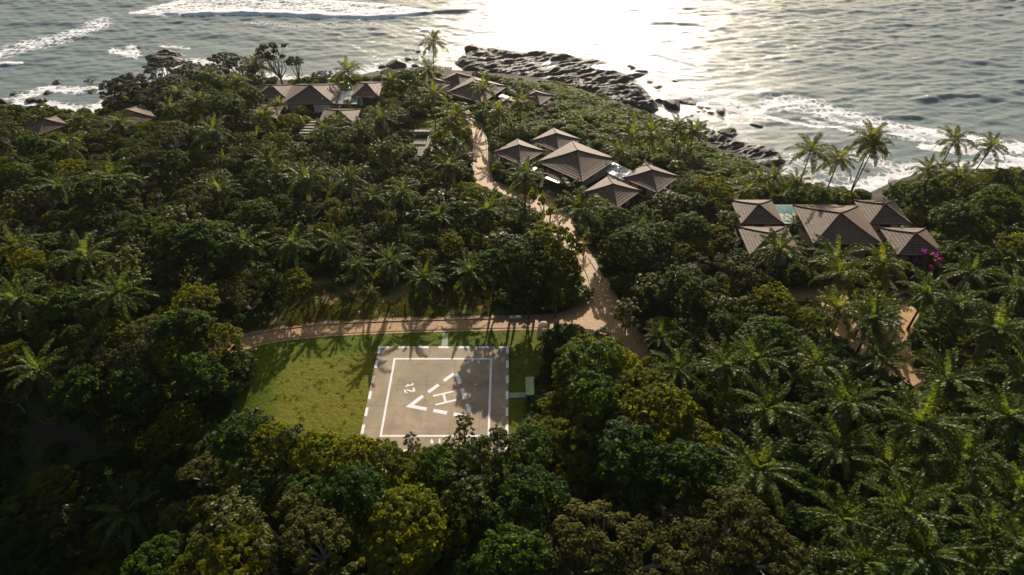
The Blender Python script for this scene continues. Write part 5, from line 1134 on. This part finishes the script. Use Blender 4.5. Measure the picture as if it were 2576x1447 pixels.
# sources are crowns that stand in the scene
crown_obs = {}
for o in bpy.data.objects:
    if o.parent is not None and o.type == 'MESH' and o.data.name.startswith(('crown', 'foliage')) and o.data.name not in crown_obs: crown_obs[o.data.name] = o
src = [crown_obs[KIND[k]['v'][v][0].name] for k in ('dense', 'airy', 'bright', 'olive') for v in range(3) if KIND[k]['v'][v][0].name in crown_obs]
knames = [k for k in ('dense', 'airy', 'bright', 'olive') for v in range(3) if KIND[k]['v'][v][0].name in crown_obs]
pts, ro, sc_, va = [], [], [], []
for g in rest:
    opts = [i for i, k in enumerate(knames) if k == g[0]]; pts.append((g[1], g[2], g[3])); ro.append(rnd.uniform(0, 6.28)); sc_.append(g[4] / NOM); va.append(rnd.choice(opts))
if pts: scatter('far_woodland', 'mass of smaller tree crowns of the forest behind the palms', 'woodland', pts, ro, sc_, va, src)
# undergrowth: low leafy mass that closes the forest floor
bsrc = []
for m in BUSH:
    if m.name in crown_obs: bsrc.append((m, crown_obs[m.name]))
for k, m in enumerate(BUSH):
    if m.name not in crown_obs:
        o = shrub(m, (2560, 2500, 1985, 1700, 1560, 1480)[k], (600, 600, 700, 420, 330, 300)[k], 1.4, 'low leafy shrub', grp='shrubs of the scrub slope'); bsrc.append((m, o.children[0]))
bi = {m.name: i for i, (m, o) in enumerate(bsrc)}; bobs = [o for m, o in bsrc]
IDX = [bi[m.name] for m in BUSH]
pts, ro, sc_, va = [], [], [], []; sp, sr, ss, sv = [], [], [], []
N_ = 20000; uy = 18 + 205 * rr.random(N_); ux = (rr.random(N_) * 2 - 1) * (0.80 * (uy * cF[1] + 90 * .6472) + 8); uz = Tv(ux, uy); gx_, gy_ = PR(ux, uy, uz); dcs = segdist(ux, uy, shore_line); insc = inpoly(gx_, gy_, SCRUB); q1 = rr.random(N_); q2 = rr.random(N_)
ok = (gx_ > -80) & (gx_ < 2660) & (gy_ < 1560) & (dcs >= np.where(insc, 6, 5) + 5 * (fbm(ux / 8, uy / 8, 2, 2) - .4)) & ground_okv(ux, uy, .9) & ~anyin(ux, uy, lawnclear) & ~(anyin(gx_, gy_, VOID) & (q1 < .5)) & (clear_distv(gx_, gy_ - 6) >= 5)
su = (.5 + .75 * q2) * np.where(insc, .42 + .6 * fbm(ux / 6, uy / 6, 3, 9), 1.0)
for k in np.nonzero(ok)[0]:
    if insc[k]: sp.append((ux[k], uy[k], uz[k] - .1)); sr.append(6.28 * rr.random()); ss.append(float(su[k])); sv.append(IDX[rnd.choice([3, 4, 3, 4, 0, 1, 2])])
    elif k < 12500: pts.append((ux[k], uy[k], uz[k] - .1)); ro.append(6.28 * rr.random()); sc_.append(float(su[k]) * 1.1); va.append(IDX[rnd.choice([0, 2, 5, 0, 5, 5, 1, 3])])
xs_ = [G(a, b, -3)[0] for a, b in SCRUB]; ys_ = [G(a, b, -3)[1] for a, b in SCRUB]; N_ = 16000   # the headland slope is closely covered
ux = rr.uniform(min(xs_), max(xs_), N_); uy = rr.uniform(min(ys_), max(ys_), N_); uz = Tv(ux, uy); gx_, gy_ = PR(ux, uy, uz)
ok = inpoly(gx_, gy_, SCRUB) & (segdist(ux, uy, shore_line) >= 6 + 8 * fbm(ux / 9, uy / 9, 2, 2)) & ground_okv(ux, uy, .5); fz = fbm(ux / 5, uy / 5, 3, 9); q1 = rr.random(N_)
for k in np.nonzero(ok)[0]: sp.append((ux[k], uy[k], uz[k] - .1)); sr.append(6.28 * rr.random()); ss.append(float(.25 + 1.25 * max(0, fz[k] - .2) * q1[k] ** .6)); sv.append(IDX[rnd.choice([3, 4, 3, 4, 3, 2])])
scatter('undergrowth', 'leafy dark undergrowth covering the forest floor', 'undergrowth', pts, ro, sc_, va, bobs)
scatter('coastal_scrub', 'low glossy green scrub covering the headland slope', 'scrub', sp, sr, ss, sv, bobs)
# grass tufts over lawn and clearing
def tuft_mesh(seed, mat):
    r = np.random.default_rng(seed); n = 60; C = np.stack([r.uniform(-.6, .6, n), r.uniform(-.6, .6, n), r.uniform(.02, .09, n)], 1); N = np.stack([r.normal(size=n), r.normal(size=n), r.normal(size=n) * .3 + .4], 1)
    return quads_mesh('tuft', C, N, r.uniform(.03, .06, n), mat, r.random(n), asp=2.2, seed=seed)
M['leaf_grass'] = leafmat('leaf_grass', (0.07, 0.095, 0.006), (0.12, 0.135, 0.008), (0.18, 0.17, 0.012), .35, .7, .1, tc=(.22, .24, .02))
M['leaf_drygrass'] = leafmat('leaf_drygrass', (0.06, 0.065, 0.015), (0.10, 0.09, 0.025), (0.15, 0.12, 0.04), .3, .7, .2, tc=(.22, .18, .03))
tb = []
for k, (px, py) in enumerate([(700, 1000), (1000, 760)]):
    x, y, z = GT(px, py); o = mkobj('grass_tuft', tuft_mesh(70 + k, M['leaf_grass' if k == 0 else 'leaf_drygrass'])); o.location = (x, y, z + .03); tag(o, ('green grass tuft in the middle of the left lawn', 'dry grass tuft in the clearing above the road')[k], 'grass', kind='stuff'); tb.append(o)
pts, ro, sc_, va = [], [], [], []
for poly, dens, kd in ((wl_lawn, 500, 0), (wl_clear, 3600, 1), (wl_lt, 300, 0)):
    xs = [q[0] for q in poly]; ys = [q[1] for q in poly]; ux = rr.uniform(min(xs), max(xs), dens); uy = rr.uniform(min(ys), max(ys), dens); fz = fbm(ux / 3, uy / 3, 3, 33); uz = Tv(ux, uy); q1 = rr.random(dens)
    ok = inpoly(ux, uy, poly) & (segdist(ux, uy, [(sc[0], sc[1] - 2), (sc[0], sc[1] + 2)]) >= 1.2) & ~((ux > x0 - .3) & (ux < x1 + .3) & (uy > y0) & (uy < y1 + .3)) & ((fz >= .40) | (kd == 0)) & ~((ux > x1) & (ux < x1 + 4) & (np.abs(uy - sc[1]) < .8))
    for p, w in ROADS_W: ok &= segdist(ux, uy, p) >= w * .62
    for k in np.nonzero(ok)[0]: pts.append((ux[k], uy[k], uz[k] + .03)); ro.append(6.28 * rr.random()); sc_.append(float((.5 if kd else .3) + (2.2 * fz[k] if kd else .4) * q1[k])); va.append(kd if (kd == 0 or rr.random() < .5) else 0)
scatter('lawn_grass', 'short tufted grass over the lawns and clearing', 'grass', pts, ro, sc_, va, tb)

# ------------------------------------------------------------------ labels that single each thing out
LAND = [('the helipad', 1110, 1000), ('the windsock', 1364, 850), ('the green shed', 1332, 980), ('the road junction', 1510, 790), ('the left lawn', 780, 985), ('the grass clearing', 960, 760), ('the small timber deck', 1025, 540),
 ('the terrace wall', 1056, 336), ('the shore villa', 790, 245), ('the headland villa', 1195, 225), ('the hillside villa', 1460, 420), ('the brick driveway', 1400, 520), ('the pool villa', 2110, 570), ('the swimming pool', 1990, 520), ('the magenta bougainvillea', 2330, 672),
 ('the villa road', 2040, 740), ('the palm grove road', 2280, 900), ('the leftmost dark roof', 118, 315), ('the roof hidden by palms', 315, 285), ('the rock promontory', 410, 135), ('the headland rock shelf', 1500, 195), ('the beach rocks', 1850, 375),
 ('the hill path', 1210, 380), ('the yellow tree by the clearing', 742, 722), ("the photo's left edge", 0, 700), ("the photo's left edge", 0, 480), ("the photo's bottom left corner", 60, 1420), ("the photo's bottom edge", 700, 1447), ("the photo's bottom middle", 1288, 1447), ("the photo's bottom right corner", 2520, 1420),
 ("the photo's right edge", 2576, 950), ("the photo's right edge", 2576, 500), ('the dark bare slope', 180, 1130), ('the dark hollow at left', 130, 570), ('the tall palm by the driveway', 1457, 530), ('the east shore rocks', 2520, 450), ('the west rock', 30, 260), ('the bay rocks', 2050, 475), ('the large palm at lower right', 1905, 1185), ('the big oil palm at far right', 2310, 1070)]
ORD = ['nearest', 'second nearest', 'third nearest', 'fourth nearest', 'fifth nearest', 'sixth nearest', 'seventh nearest', 'eighth nearest', 'ninth nearest', 'tenth nearest', 'eleventh nearest', 'twelfth nearest', 'thirteenth nearest', 'fourteenth nearest', 'fifteenth nearest', 'sixteenth nearest']
buckets = {}
for rec in things:
    o, px, py, phrase, noun = rec; opts = []
    for nm, lx, ly in LAND:
        dx, dy = px - lx, py - ly; d = math.hypot(dx, dy)
        dr = ('right of' if dx > 0 else 'left of') if abs(dx) > abs(dy) else ('below' if dy > 0 else 'above')
        if 'left edge' in nm or 'right edge' in nm: dr = 'near'
        if 'corner' in nm or 'bottom' in nm: dr = 'near'
        opts.append((d, nm, dr))
    opts.sort(); d, nm, dr = opts[0]; key = None
    for dd, n_, r_ in opts[:3]:
        if dd < d * 1.6 + 40 and len(buckets.get((phrase, n_, r_), [])) < 3: key = (phrase, n_, r_); d = dd; break
    key = key or (phrase, nm, dr); buckets.setdefault(key, []).append((d, o))
for (phrase, nm, dr), L in buckets.items():
    L.sort(key=lambda q: q[0])
    for i, (d, o) in enumerate(L):
        w = {'near': 'to', 'above': 'above', 'below': 'below', 'left of': 'to the left of', 'right of': 'to the right of'}[dr]
        w = {'near': 'to'}.get(dr, dr)
        o['label'] = ('%s %s %s' % (phrase, dr, nm)) if len(L) == 1 else ('%s, %s %s %s' % (phrase, ORD[min(i, 15)], 'to' if dr == 'near' else dr, nm))
print('things', len(things), 'gen', len(gen), 'rest', len(rest), 'objects', len(bpy.data.objects))
